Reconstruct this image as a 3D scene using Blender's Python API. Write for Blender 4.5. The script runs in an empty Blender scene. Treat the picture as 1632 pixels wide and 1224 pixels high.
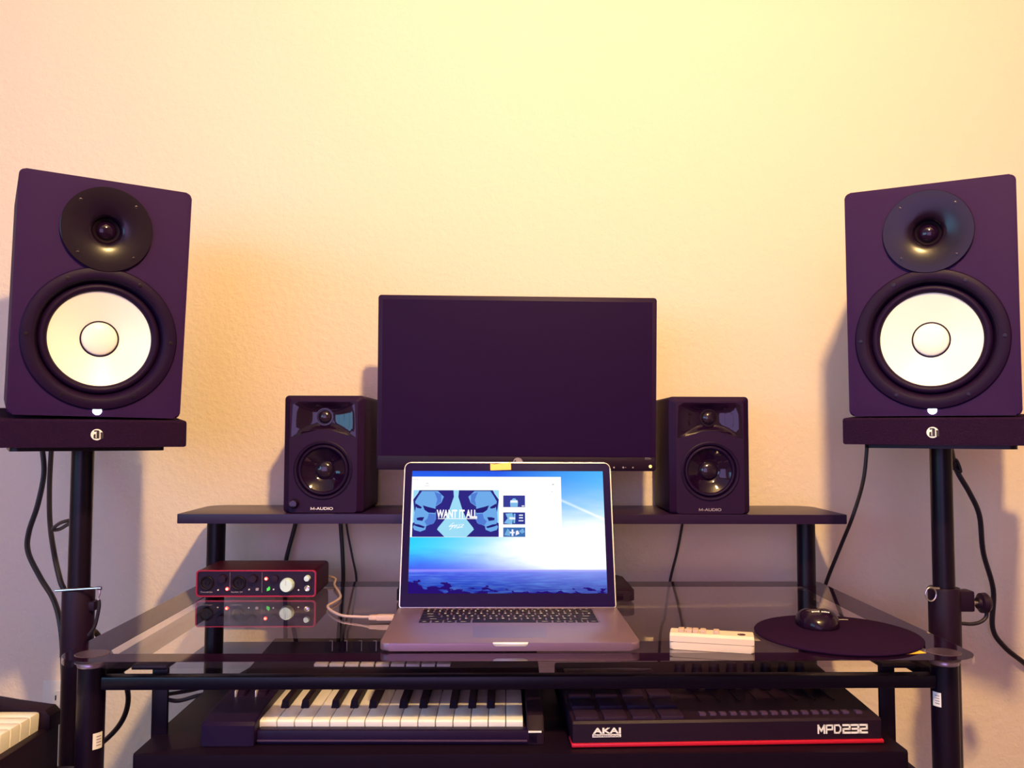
import bpy, bmesh, math, random
from mathutils import Matrix, Vector
random.seed(7)
PI = math.pi
C = bpy.context.scene.collection
G = 0.75                                   # height of the glass desk top above the floor

# ------------------------------------------------------------------ camera model
FPX, PITCH, ROLL, CH = 1375.0, math.radians(3.23), math.radians(.17), G + .301
_f = Vector((0, math.cos(PITCH), math.sin(PITCH)))
_u0 = Vector((0, -math.sin(PITCH), math.cos(PITCH)))
_r0 = Vector((1, 0, 0))
_r = _r0*math.cos(ROLL) + _u0*math.sin(ROLL)
_u = _u0*math.cos(ROLL) - _r0*math.sin(ROLL)
CAM = Vector((0, 0, CH))
def ray(px, py): return _r*((px-816)/FPX) - _u*((py-612)/FPX) + _f
def at_y(px, py, y):                        # measured point standing at distance y
    d = ray(px, py); return CAM + d*(y/d.y)
def at_z(px, py, z):                        # measured point at height z over the glass
    d = ray(px, py); return CAM + d*((z+G-CH)/d.z)

# ------------------------------------------------------------------ materials
def lin(c): return c/12.92 if c <= .04045 else ((c+.055)/1.055)**2.4
def rgb(r, g, b): return (lin(r/255), lin(g/255), lin(b/255), 1)
def mat(name, col, rough=.5, metal=0, spec=.5, emit=None, es=0, bump=0, bscale=200, var=0, coat=0):
    m = bpy.data.materials.new(name); m.use_nodes = True
    nt = m.node_tree; b = nt.nodes['Principled BSDF']
    b.inputs['Base Color'].default_value = col
    b.inputs['Roughness'].default_value = rough
    b.inputs['Metallic'].default_value = metal
    b.inputs['Specular IOR Level'].default_value = spec
    b.inputs['Coat Weight'].default_value = coat
    b.inputs['Coat Roughness'].default_value = .06
    if emit:
        b.inputs['Emission Color'].default_value = emit
        b.inputs['Emission Strength'].default_value = es
    if bump or var:
        tc = nt.nodes.new('ShaderNodeTexCoord'); n = nt.nodes.new('ShaderNodeTexNoise')
        n.inputs['Scale'].default_value = bscale; n.inputs['Detail'].default_value = 3
        nt.links.new(tc.outputs['Object'], n.inputs['Vector'])
        if bump:
            bp = nt.nodes.new('ShaderNodeBump'); bp.inputs['Strength'].default_value = bump; bp.inputs['Distance'].default_value = .002
            nt.links.new(n.outputs['Fac'], bp.inputs['Height']); nt.links.new(bp.outputs['Normal'], b.inputs['Normal'])
        if var:
            mx = nt.nodes.new('ShaderNodeMix'); mx.data_type = 'RGBA'
            mx.inputs[6].default_value = tuple(c*(1-var) for c in col[:3])+(1,)
            mx.inputs[7].default_value = tuple(min(1, c*(1+var)) for c in col[:3])+(1,)
            nt.links.new(n.outputs['Fac'], mx.inputs[0]); nt.links.new(mx.outputs[2], b.inputs['Base Color'])
    return m
def emis(name, col, s):
    m = bpy.data.materials.new(name); m.use_nodes = True; nt = m.node_tree
    nt.nodes.remove(nt.nodes['Principled BSDF']); e = nt.nodes.new('ShaderNodeEmission')
    e.inputs[0].default_value = col; e.inputs[1].default_value = s
    nt.links.new(e.outputs[0], nt.nodes['Material Output'].inputs[0]); return m

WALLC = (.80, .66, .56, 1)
def wall_material():
    m = mat('painted_orange_peel_wall', WALLC, .75, spec=.25)
    nt = m.node_tree; b = nt.nodes['Principled BSDF']
    tc = nt.nodes.new('ShaderNodeTexCoord')
    n1 = nt.nodes.new('ShaderNodeTexNoise'); n1.inputs['Scale'].default_value = 75; n1.inputs['Detail'].default_value = 4; n1.inputs['Roughness'].default_value = .55
    n2 = nt.nodes.new('ShaderNodeTexNoise'); n2.inputs['Scale'].default_value = 230; n2.inputs['Detail'].default_value = 2
    ad = nt.nodes.new('ShaderNodeMath'); ad.operation = 'MULTIPLY_ADD'; ad.inputs[1].default_value = .35
    bp = nt.nodes.new('ShaderNodeBump'); bp.inputs['Strength'].default_value = .5; bp.inputs['Distance'].default_value = .004
    for n in (n1, n2): nt.links.new(tc.outputs['Object'], n.inputs['Vector'])
    nt.links.new(n2.outputs['Fac'], ad.inputs[0]); nt.links.new(n1.outputs['Fac'], ad.inputs[2])
    nt.links.new(ad.outputs[0], bp.inputs['Height']); nt.links.new(bp.outputs['Normal'], b.inputs['Normal'])
    return m
def glass_material():
    # upper skin of the pane: reflection of both faces together, the rest passes straight through
    m = bpy.data.materials.new('clear_desk_glass'); m.use_nodes = True; nt = m.node_tree
    nt.nodes.remove(nt.nodes['Principled BSDF'])
    fr = nt.nodes.new('ShaderNodeFresnel'); fr.inputs[0].default_value = 1.5
    a = nt.nodes.new('ShaderNodeMath'); a.operation = 'MULTIPLY'; a.inputs[1].default_value = 2
    d = nt.nodes.new('ShaderNodeMath'); d.operation = 'ADD'; d.inputs[1].default_value = 1
    q = nt.nodes.new('ShaderNodeMath'); q.operation = 'DIVIDE'
    t = nt.nodes.new('ShaderNodeBsdfTransparent'); t.inputs[0].default_value = (.97, .95, .97, 1)
    g = nt.nodes.new('ShaderNodeBsdfGlossy'); g.inputs['Roughness'].default_value = .005; g.inputs[0].default_value = (1, .98, 1, 1)
    mx = nt.nodes.new('ShaderNodeMixShader')
    nt.links.new(fr.outputs[0], a.inputs[0]); nt.links.new(fr.outputs[0], d.inputs[0])
    nt.links.new(a.outputs[0], q.inputs[0]); nt.links.new(d.outputs[0], q.inputs[1])
    nt.links.new(q.outputs[0], mx.inputs[0]); nt.links.new(t.outputs[0], mx.inputs[1]); nt.links.new(g.outputs[0], mx.inputs[2])
    nt.links.new(mx.outputs[0], nt.nodes['Material Output'].inputs[0]); return m
def clear_material():
    m = bpy.data.materials.new('clear_glass_underside'); m.use_nodes = True; nt = m.node_tree
    nt.nodes.remove(nt.nodes['Principled BSDF']); t = nt.nodes.new('ShaderNodeBsdfTransparent')
    t.inputs[0].default_value = (.98, .97, .98, 1)
    nt.links.new(t.outputs[0], nt.nodes['Material Output'].inputs[0]); return m

M = {}
M['wall'] = wall_material()
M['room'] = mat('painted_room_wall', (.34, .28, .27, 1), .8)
M['ceil'] = mat('white_ceiling', (.55, .50, .46, 1), .85, bump=.2, bscale=120)
M['floor'] = mat('brown_carpet', rgb(90, 70, 68), .95, bump=.6, bscale=500, var=.3)
M['trim'] = mat('white_trim', rgb(225, 215, 205), .5)
M['cab'] = mat('black_vinyl_cabinet', (.024, .0065, .056, 1), .6, spec=.1, bump=.25, bscale=900)
M['horn'] = mat('satin_black_horn', (.007, .002, .012, 1), .24, spec=.3)
M['rubber'] = mat('black_rubber', (.011, .003, .024, 1), .48, spec=.1)
M['dark'] = mat('dark_plastic', (.013, .004, .018, 1), .45, spec=.2)
M['black'] = mat('black_plastic', (.008, .003, .010, 1), .5, spec=.2)
M['gloss'] = mat('gloss_black_plastic', (.009, .002, .015, 1), .06, spec=.4)
M['cone_gloss'] = mat('gloss_black_cone', (.014, .006, .018, 1), .12)
M['mcab'] = mat('black_satin_box', (.015, .003, .030, 1), .5, spec=.15)
M['white_cone'] = mat('white_cone', (.92, .90, .88, 1), .35)
M['foam'] = mat('charcoal_foam', (.017, .0055, .027, 1), .9, spec=.05, bump=.8, bscale=700)
M['metal_black'] = mat('black_powder_coat', (.006, .002, .010, 1), .33, spec=.25)
M['chrome'] = mat('chrome', (.8, .75, .75, 1), .3, 1)
M['screw'] = mat('black_screw', (.02, .012, .026, 1), .3, .6)
M['white'] = mat('white_print', (.85, .82, .82, 1), .5)
M['grey_print'] = mat('grey_print', (.33, .27, .34, 1), .5)
M['logo_black'] = mat('logo_black', (.02, .012, .022, 1), .6)
M['shelf'] = mat('black_laminate', (.016, .004, .034, 1), .34, spec=.4, bump=.05, bscale=400)
M['tray'] = mat('black_tray_laminate', (.006, .002, .009, 1), .45, spec=.12)
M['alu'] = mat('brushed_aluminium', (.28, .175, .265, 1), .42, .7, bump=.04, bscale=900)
M['alu_bright'] = mat('pale_aluminium', (.93, .88, .86, 1), .3, .5)  # pale aluminium; its brightness also stands in for glints on notch and knobs
M['bezel'] = mat('glass_black_bezel', (.010, .004, .045, 1), .15, spec=.15)
M['key'] = mat('black_key', (.009, .003, .014, 1), .5, spec=.15)
M['legend'] = mat('white_legend', (.75, .72, .75, 1), .5)
M['tape'] = mat('yellow_tape', rgb(252, 205, 110), .7, bump=.2, bscale=400)
M['red'] = mat('red_anodised', rgb(150, 8, 40), .35, .2)
M['red_dark'] = mat('dark_red_case', rgb(50, 6, 32), .45, .1, spec=.15)
M['panel'] = mat('dark_violet_panel', (.011, .004, .022, 1), .45, spec=.2)
M['knob_white'] = mat('silver_knob_face', (.58, .74, .80, 1), .4)
M['cream'] = mat('cream_plastic', rgb(212, 192, 180), .5)
M['cream_key'] = mat('beige_rubber_key', rgb(180, 155, 146), .6)
M['seam'] = mat('seam_shadow_gap', rgb(120, 95, 95), .7)
M['ivory'] = mat('white_key_plastic', (.86, .82, .80, 1), .3)
M['kb_body'] = mat('violet_black_keyboard_body', (.009, .0025, .026, 1), .45, spec=.2)
M['kb_dark'] = mat('black_keyboard_panel', (.012, .004, .015, 1), .5, spec=.2)
M['pad_rubber'] = mat('grey_pad_rubber', (.018, .007, .027, 1), .6, spec=.15)
M['step'] = mat('lilac_step_button', (.055, .028, .075, 1), .6, spec=.15)
M['red_strip'] = mat('red_strip', (.48, .008, .03, 1), .35)
M['mat_cloth'] = mat('black_mouse_mat', (.014, .003, .024, 1), .85, spec=.05, bump=.4, bscale=1200)
M['paper'] = mat('orange_paper', rgb(250, 190, 60), .8)
M['usb'] = mat('beige_usb_cord', rgb(190, 160, 160), .5)
M['cord'] = mat('black_cord', (.012, .006, .014, 1), .5)
M['border'] = mat('black_glass_border', (.012, .003, .017, 1), .05, spec=.22)
M['glass'] = glass_material(); M['clear'] = clear_material()
M['led_white'] = emis('white_led', (.80, .93, 1, 1), 9)
M['led_red'] = emis('red_led', (1, .035, .03, 1), 7)
M['led_red_core'] = emis('red_led_core', (1, .30, .18, 1), 6)
M['led_green'] = emis('green_led', (.12, .75, .12, 1), 1.1)
M['led_amber'] = emis('amber_led', (1, .68, .22, 1), 1.6)
M['dim_dot'] = mat('pale_switch', (.75, .75, .8, 1), .4)
M['screen_off'] = mat('dark_matt_screen', (.011, .0015, .030, 1), .5, spec=.08)
M['steel_disc'] = mat('steel_mount_disc', (.5, .42, .47, 1), .3, .8)

# ------------------------------------------------------------------ mesh helpers
def sharpen(bm, ang=.55):
    for e in bm.edges:
        if len(e.link_faces) == 2 and e.calc_face_angle(0) > ang: e.smooth = False
    for f in bm.faces: f.smooth = True
def merge(dst, src, mtx=None):
    if mtx is not None: src.transform(mtx)
    me = bpy.data.meshes.new('t'); src.to_mesh(me); src.free(); dst.from_mesh(me); bpy.data.meshes.remove(me)
    return dst
def new(): return bmesh.new()
def box(bm, x0, x1, y0, y1, z0, z1, bev=0, seg=2, mtx=None):
    t = new(); bmesh.ops.create_cube(t, size=1)
    for v in t.verts: v.co = ((x0+x1)/2+v.co.x*(x1-x0), (y0+y1)/2+v.co.y*(y1-y0), (z0+z1)/2+v.co.z*(z1-z0))
    if bev: bmesh.ops.bevel(t, geom=t.edges[:], offset=bev, segments=seg, profile=.5, affect='EDGES')
    return merge(bm, t, mtx)
def rpts(x0, x1, z0, z1, rad, n=6):
    rr = rad if isinstance(rad, (tuple, list)) else (rad,)*4       # radii: (x1z1, x0z1, x0z0, x1z0)
    out = []
    for (cx, cz, sx, sz, a0), r in zip(((x1, z1, -1, -1, 0), (x0, z1, 1, -1, 90), (x0, z0, 1, 1, 180), (x1, z0, -1, 1, 270)), rr):
        if r <= 0: out.append((cx, cz)); continue
        for i in range(n+1):
            a = math.radians(a0+90*i/n); out.append((cx+sx*r+r*math.cos(a), cz+sz*r+r*math.sin(a)))
    return out
def prism(bm, pts, d0, d1, axis='y', bev=0, mtx=None, seg=2):
    """outline pts extruded d0..d1: axis y -> pts are (x,z); z -> (x,y); x -> (y,z)"""
    t = new(); f = {'y': lambda p, d: (p[0], d, p[1]), 'z': lambda p, d: (p[0], p[1], d), 'x': lambda p, d: (d, p[0], p[1])}[axis]
    a = [t.verts.new(f(p, d0)) for p in pts]; b = [t.verts.new(f(p, d1)) for p in pts]; n = len(pts)
    fa = t.faces.new(a); fb = t.faces.new(b[::-1])
    for i in range(n): t.faces.new((a[i], b[i], b[(i+1) % n], a[(i+1) % n]))
    if bev:
        es = [e for e in t.edges if (fa in e.link_faces) != (fb in e.link_faces)]
        bmesh.ops.bevel(t, geom=es, offset=bev, segments=seg, profile=.5, affect='EDGES')
    bmesh.ops.recalc_face_normals(t, faces=t.faces[:])
    return merge(bm, t, mtx)
def lathe(bm, prof, cx=0, cz=0, n=48, axis='y', mtx=None, sx=1, sz=1):
    """profile (radius, depth) turned about an axis through (cx,cz); r==0 closes the end"""
    t = new(); rings = []
    for r, d in prof:
        if r <= 1e-6:
            p = (cx, d, cz) if axis == 'y' else (cx, cz, d) if axis == 'z' else (d, cx, cz)
            rings.append([t.verts.new(p)])
        else:
            ring = []
            for i in range(n):
                a = 2*PI*i/n; u, v = cx+sx*r*math.cos(a), cz+sz*r*math.sin(a)
                ring.append(t.verts.new((u, d, v) if axis == 'y' else (u, v, d) if axis == 'z' else (d, u, v)))
            rings.append(ring)
    for A, B in zip(rings, rings[1:]):
        for i in range(n):
            j = (i+1) % n
            if len(A) == 1 and len(B) == 1: continue
            if len(A) == 1: t.faces.new((A[0], B[i], B[j]))
            elif len(B) == 1: t.faces.new((A[i], A[j], B[0]))
            else: t.faces.new((A[i], A[j], B[j], B[i]))
    bmesh.ops.recalc_face_normals(t, faces=t.faces[:])
    return merge(bm, t, mtx)
def cyl(bm, p0, p1, r, n=24, r2=None, bev=0):
    p0, p1 = Vector(p0), Vector(p1); d = p1-p0; L = d.length; r2 = r if r2 is None else r2
    t = new()
    prof = [(0, 0), (r-bev, 0)] + ([(r, bev)] if bev else []) + ([(r2, L-bev)] if bev else []) + [(r2-bev, L), (0, L)]
    lathe(t, prof, n=n, axis='z')
    q = d.to_track_quat('Z', 'Y').to_matrix().to_4x4(); q.translation = p0
    return merge(bm, t, q)
def smooth_path(P, k=8):
    P = [Vector(p) for p in P]; out = []
    for i in range(len(P)-1):
        a = P[max(i-1, 0)]; b = P[i]; c = P[i+1]; d = P[min(i+2, len(P)-1)]
        for j in range(k):
            t = j/k
            out.append(.5*((2*b)+(c-a)*t+(2*a-5*b+4*c-d)*t*t+(3*b-a-3*c+d)*t**3))
    out.append(P[-1]); return out
def tube(bm, P, r, n=10, k=8, smooth=True):
    if smooth: P = smooth_path(P, k)
    P = [Vector(p) for p in P]; t = new(); rings = []; prev = None
    for i, p in enumerate(P):
        d = (P[min(i+1, len(P)-1)]-P[max(i-1, 0)]).normalized()
        if prev is None: a = d.orthogonal().normalized()
        else:
            a = prev-d*prev.dot(d); a = a.normalized() if a.length > 1e-6 else d.orthogonal().normalized()
        prev = a; b = d.cross(a)
        rings.append([t.verts.new(p+(a*math.cos(2*PI*j/n)+b*math.sin(2*PI*j/n))*r) for j in range(n)])
    for A, B in zip(rings, rings[1:]):
        for j in range(n): t.faces.new((A[j], A[(j+1) % n], B[(j+1) % n], B[j]))
    t.faces.new(rings[0]); t.faces.new(rings[-1][::-1])
    bmesh.ops.recalc_face_normals(t, faces=t.faces[:])
    return merge(bm, t)
def obj(name, bm, m, parent=None, loc=(0, 0, 0), rot=(0, 0, 0), flat=False):
    if not flat: sharpen(bm)
    me = bpy.data.meshes.new(name); bm.to_mesh(me); bm.free()
    for mm in (m if isinstance(m, (list, tuple)) else [m]): me.materials.append(mm)
    o = bpy.data.objects.new(name, me); C.objects.link(o); o.parent = parent
    o.location = loc; o.rotation_euler = rot; return o
def cut(o, cutter):
    """carve the cutter bmesh out of a finished object"""
    me = bpy.data.meshes.new('c'); cutter.to_mesh(me); cutter.free()
    k = bpy.data.objects.new('c', me); C.objects.link(k); k.matrix_world = Matrix()
    par, loc, rot = o.parent, o.location.copy(), o.rotation_euler.copy()
    o.parent = None; o.location = (0, 0, 0); o.rotation_euler = (0, 0, 0)
    md = o.modifiers.new('b', 'BOOLEAN'); md.operation = 'DIFFERENCE'; md.object = k; md.solver = 'EXACT'
    bpy.context.view_layer.update()
    dg = bpy.context.evaluated_depsgraph_get()
    nm = bpy.data.meshes.new_from_object(o.evaluated_get(dg)); o.modifiers.clear(); o.data = nm
    bm = new(); bm.from_mesh(nm); sharpen(bm); bm.to_mesh(nm); bm.free()
    bpy.data.objects.remove(k); bpy.data.meshes.remove(me)
    o.parent = par; o.location = loc; o.rotation_euler = rot
def tag(o, label, cat, group=None, kind=None):
    o['label'] = label
    if cat: o['category'] = cat
    if group: o['group'] = group
    if kind: o['kind'] = kind
    return o
def thing(name, label, cat, loc, rot=(0, 0, 0), group=None):
    o = bpy.data.objects.new(name, None); C.objects.link(o); o.empty_display_size = .05
    o.location = loc; o.rotation_euler = rot; return tag(o, label, cat, group)
def struct(name, bm, m, parent=None):
    o = obj(name, bm, m, parent)
    if parent is None: o['kind'] = 'structure'
    return o
def copy_tree(o, parent=None):
    c = o.copy(); C.objects.link(c); c.parent = parent
    for ch in list(o.children): copy_tree(ch, c)
    return c
def words(s, x0, x1, z0, z1, y, th=.0004, bold=0, axis='y'):
    """lettering filling the box x0..x1, z0..z1 on the plane y (front towards -y)"""
    cu = bpy.data.curves.new('w', 'FONT'); cu.body = s; cu.offset = bold; cu.extrude = .05
    o = bpy.data.objects.new('w', cu); C.objects.link(o)
    bpy.context.view_layer.update(); dg = bpy.context.evaluated_depsgraph_get()
    me = bpy.data.meshes.new_from_object(o.evaluated_get(dg)); bpy.data.objects.remove(o); bpy.data.curves.remove(cu)
    bm = new(); bm.from_mesh(me); bpy.data.meshes.remove(me)
    xs = [v.co.x for v in bm.verts]; ys = [v.co.y for v in bm.verts]; a, b, c, d = min(xs), max(xs), min(ys), max(ys)
    for v in bm.verts:
        X = x0+(v.co.x-a)/(b-a)*(x1-x0); Z = z0+(v.co.y-c)/(d-c)*(z1-z0); dep = -th if v.co.z > 0 else 0
        v.co = (X, y+dep, Z) if axis == 'y' else (X, Z, y-dep)
    return bm
def strokes(bm, segs, w, x0, z0, sx, sz, y, th=.0004):
    """square-cut letters out of bars: segs are ((x,z),(x,z)) in letter units"""
    for (a, b), (c, d) in segs:
        A = Vector((x0+a*sx, 0, z0+b*sz)); B = Vector((x0+c*sx, 0, z0+d*sz)); dr = (B-A).normalized(); nn = Vector((-dr.z, 0, dr.x))*w/2
        A -= dr*w/2; B += dr*w/2
        prism(bm, [((A+nn).x, (A+nn).z), ((A-nn).x, (A-nn).z), ((B-nn).x, (B-nn).z), ((B+nn).x, (B+nn).z)], y, y-th)
    return bm

# ------------------------------------------------------------------ the room
YW = 1.85; XL, XR, YF, ZC = -2.3, 2.4, -2.4, 2.5
struct('wall_back', box(new(), XL-.1, XR+.1, YW, YW+.1, 0, ZC), M['wall'])
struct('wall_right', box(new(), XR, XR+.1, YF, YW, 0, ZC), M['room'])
wf = new(); FX0, FX1, FZ0, FZ1 = -2.2, .2, .30, 2.30                   # opening for an unseen glowing window, added as violet fill light
box(wf, XL-.1, FX0, YF-.1, YF, 0, ZC); box(wf, FX1, XR+.1, YF-.1, YF, 0, ZC)
box(wf, FX0, FX1, YF-.1, YF, 0, FZ0); box(wf, FX0, FX1, YF-.1, YF, FZ1, ZC)
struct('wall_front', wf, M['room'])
w = new()
for a in ((FX0, FX0+.05, FZ0, FZ1), (FX1-.05, FX1, FZ0, FZ1), (FX0, FX1, FZ0, FZ0+.05), (FX0, FX1, FZ1-.05, FZ1), ((FX0+FX1)/2-.02, (FX0+FX1)/2+.02, FZ0, FZ1)):
    box(w, a[0], a[1], YF-.07, YF-.02, a[2], a[3])
win = struct('fill_window', w, M['trim'])
p = new(); box(p, FX0+.05, FX1-.05, YF-.05, YF-.045, FZ0+.05, FZ1-.05)
obj('window_pane', p, emis('violet_fill_glow', (.62, .44, 1.0, 1), 3.4), win)  # glowing pane added to lift the shadows with violet fill
struct('floor', box(new(), XL-.1, XR+.1, YF-.1, YW+.1, -.1, 0), M['floor'])
struct('ceiling', box(new(), XL-.1, XR+.1, YF-.1, YW+.1, ZC, ZC+.1), M['ceil'])
bb = new(); box(bb, XL, XR, YW-.014, YW, 0, .085, .003); struct('baseboard_back', bb, M['trim'])
WY0, WY1, WZ0, WZ1 = -2.1, .35, .95, 2.10                          # window in the side wall
wl = new()
box(wl, XL-.1, XL, YF, WY0, 0, ZC); box(wl, XL-.1, XL, WY1, YW, 0, ZC)
box(wl, XL-.1, XL, WY0, WY1, 0, WZ0); box(wl, XL-.1, XL, WY0, WY1, WZ1, ZC)
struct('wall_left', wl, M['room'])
w = new()
for a in ((WY0, WY0+.05, WZ0, WZ1), (WY1-.05, WY1, WZ0, WZ1), (WY0, WY1, WZ0, WZ0+.05), (WY0, WY1, WZ1-.05, WZ1), ((WY0+WY1)/2-.02, (WY0+WY1)/2+.02, WZ0, WZ1)):
    box(w, XL-.07, XL-.02, *a)
win = struct('window_1', w, M['trim'])
p = new(); box(p, XL-.05, XL-.045, WY0+.05, WY1-.05, WZ0+.05, WZ1-.05)
obj('window_pane', p, emis('dusk_daylight', (.27, .64, 1.0, 1), 6.3), win)

# ceiling lamp hanging over the chair
LAMP = (.222, .111, G+1.474)
t = thing('ceiling_lamp', 'round glass globe lamp hanging from the ceiling over the desk chair', 'lamp', (LAMP[0], LAMP[1], ZC))
dz = LAMP[2]-ZC
b = new(); lathe(b, [(0, 0), (.06, 0), (.055, -.02), (.012, -.03), (0, -.03)], axis='z'); obj('canopy', b, M['trim'], t)
obj('rod', cyl(new(), (0, 0, -.03), (0, 0, dz+.066), .006), M['trim'], t)
b = new(); lathe(b, [(0, dz+.072), (.03, dz+.07), (.034, dz+.05), (0, dz+.05)], axis='z'); obj('lamp_cap', b, M['trim'], t)
b = new(); bmesh.ops.create_icosphere(b, subdivisions=3, radius=.052); bmesh.ops.translate(b, verts=b.verts, vec=(0, 0, dz))
obj('lamp_globe', b, emis('warm_lamp_glass', (1, .665, .26, 1), 1880), t)

# wall outlet low behind the stand
t = thing('wall_outlet', 'white outlet cover plate low on the wall', 'outlet', at_y(96, 1128, YW))
b = new(); box(b, -.036, .036, -.006, 0, -.058, .058, .003); obj('cover_plate', b, M['trim'], t)
for z in (-.022, .022):
    b = new(); lathe(b, [(0, -.008), (.015, -.008), (.017, -.006), (.017, -.004)], 0, z); s = obj('socket', b, M['trim'], t)
    b = new(); box(b, -.007, -.005, -.009, -.0078, z-.004, z+.006); box(b, .005, .007, -.009, -.0078, z-.004, z+.006); obj('slot', b, M['black'], s)

# ------------------------------------------------------------------ large studio speakers
HS = {}
def screw(parent, x, z, y, r=.0028):
    b = new(); lathe(b, [(0, y-.0004), (r*.45, y-.0004), (r*.5, y-.0012), (r, y-.0010), (r*1.15, y+.002), (r*1.15, y+.004)], x, z, n=16)
    return obj('screw', b, M['screw'], parent)
def studio_speaker(label, loc, yaw, tilt, roll=0):
    t = thing('studio_speaker', label, 'speaker', loc, (math.radians(tilt), math.radians(roll), math.radians(yaw)), 'large studio speakers on stands')
    b = new(); prism(b, rpts(-.125, .125, .015, .39, .009), 0, .334, bev=.0035, seg=3)
    c = obj('cabinet', b, M['cab'], t)
    k = new(); cyl(k, (0, -.02, .139), (0, .07, .139), .0985, 64); cut(c, k)
    k = new(); cyl(k, (0, -.02, .312), (0, .06, .312), .064, 64); cut(c, k)
    # woofer
    b = new(); lathe(b, [(.1135, .002), (.1135, -.0012), (.1115, -.0035), (.107, -.0048), (.100, -.0050), (.0965, -.0040), (.0935, -.0005), (.0915, .006), (.0895, .013), (.0885, .018)], 0, .139, 96)
    fr = obj('woofer_frame', b, M['rubber'], t)
    for i in range(6):
        a = math.radians(60*i); screw(fr, .104*math.cos(a), .139+.104*math.sin(a), -.0050)
    b = new(); lathe(b, [(.0892, .016)]+[(.0822+.0066*math.cos(a), .0135-.0075*math.sin(a)) for a in [PI*i/10 for i in range(11)]]+[(.0748, .016)], 0, .139, 96)
    obj('woofer_surround', b, M['rubber'], t)
    b = new(); lathe(b, [(.0755, .0125), (.0735, .0135), (.0285, .026), (.0283, .031)], 0, .139, 96); obj('woofer_cone', b, M['white_cone'], t)
    b = new(); lathe(b, [(.0290, .0250), (.0278, .0236), (.0268, .0250), (.0268, .032)], 0, .139, 64); obj('cone_ring', b, M['rubber'], t)
    b = new(); lathe(b, [(.0270, .0262)]+[(.0270*math.cos(a), .0262-.0075*math.sin(a)) for a in [PI/2*i/8 for i in range(1, 8)]]+[(0, .0187)], 0, .139, 64)
    obj('dust_cap', b, M['white_cone'], t)
    # tweeter horn
    b = new(); lathe(b, [(.0670, .001), (.0670, -.0050), (.0662, -.0058), (.060, -.0056), (.051, -.0051), (.043, -.0043), (.036, -.0033), (.0305, -.0021), (.0268, -.0010), (.0238, .0008), (.0218, .0036), (.0205, .0080), (.0205, .016)], 0, .312, 96)
    hn = obj('tweeter_horn', b, M['horn'], t)
    for sx in (-1, 1):
        for sz in (-1, 1):
            screw(hn, sx*.0402, .312+sz*.0412, -.0050, .0026); screw(hn, sx*.0188, .312+sz*.0192, .0022, .0020)
    b = new(); lathe(b, [(.0207, .0160), (.0203, .0115), (.0190, .0105), (.0172, .0120), (.0150, .0155)], 0, .312, 48); obj('tweeter_ring', b, M['black'], t)
    b = new(); lathe(b, [(.0150, .0160)]+[(.0145*math.cos(a), .0160-.0085*math.sin(a)) for a in [PI/2*i/8 for i in range(1, 8)]]+[(0, .0075)], 0, .312, 48); obj('tweeter_dome', b, M['gloss'], t)
    b = new(); lathe(b, [(0, -.0022), (.0060, -.0022), (.0068, -.0010), (.0068, .001)], 0, .0245, 32); obj('power_light', b, M['led_white'], t)['label'] = 'glowing white power light'
    return t
HL = Vector((-.6599, 1.3718, G+.3095)); HR = Vector((.6756, 1.3864, G+.3149))
HS['L'] = studio_speaker('big black studio speaker with white cone at the red audio interface end of the desk', HL, 31.16, 4.4, .87)
HS['R'] = studio_speaker('big black studio speaker with white cone at the mouse pad end of the desk', HR, -28.0, 2.07, 0)

def iso_pad(label, base, yaw, tilt, x0, x1):
    """wedge of foam under a speaker; base = front centre of the speaker's underside"""
    t = thing('isolation_pad', label, 'foam pad', base, (0, 0, math.radians(yaw)), 'foam pads under the big speakers')
    s = math.tan(math.radians(tilt)); h = .044; z0 = .0125
    b = new(); pf = [(-.012, z0-h), (.30, z0-h), (.30, z0+.30*s), (-.009, z0-.009*s), (-.012, z0-.003-.012*s)]
    prism(b, pf, x0, x1, axis='x', bev=.004)
    obj('foam_block', b, M['foam'], t)
    zc = z0-.024; lx = .0
    r = .0088
    b = new(); pts = [(lx+r*math.cos(a), zc+r*math.sin(a)) for a in [2*PI*i/40 for i in range(40)]]
    prism(b, pts, -.0126, -.0118); lg = obj('logo_disc', b, M['white'], t)
    b = new()
    prism(b, rpts(-.0048+lx, -.0002+lx, zc-.0062, zc+.0008, .0016), -.0130, -.0124)
    prism(b, rpts(-.0012+lx, .0036+lx, zc-.0062, zc+.0066, (.0022, .0004, .0004, .0004)), -.0130, -.0124)
    prism(b, rpts(-.0042+lx, .0026+lx, zc+.0044, zc+.0068, .0010), -.0130, -.0124)
    prism(b, [(.0052+lx, zc-.0062), (.0092+lx, zc-.0062), (.0092+lx, zc+.0036), (.0045+lx, zc+.0036), (.0052+lx, zc+.001)], -.0130, -.0124)
    obj('logo_letters', b, M['logo_black'], lg)
    b = new(); box(b, -.0017+lx, -.0007+lx, -.0134, -.0128, zc-.0052, zc+.0050); box(b, -.0034+lx, -.0010+lx, -.0134, -.0128, zc+.0012, zc+.0022); box(b, .0036+lx, .0048+lx, -.0134, -.0128, zc-.0066, zc+.0036)
    obj('logo_counter', b, M['white'], lg)
    return t
iso_pad('black foam wedge pad under the speaker at the red audio interface end', HL-Vector((0, 0, .002)), 31.16, 4.4, -.150, .135)
iso_pad('black foam wedge pad under the speaker at the mouse pad end', HR, -28.0, 2.07, -.135, .150)

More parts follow.
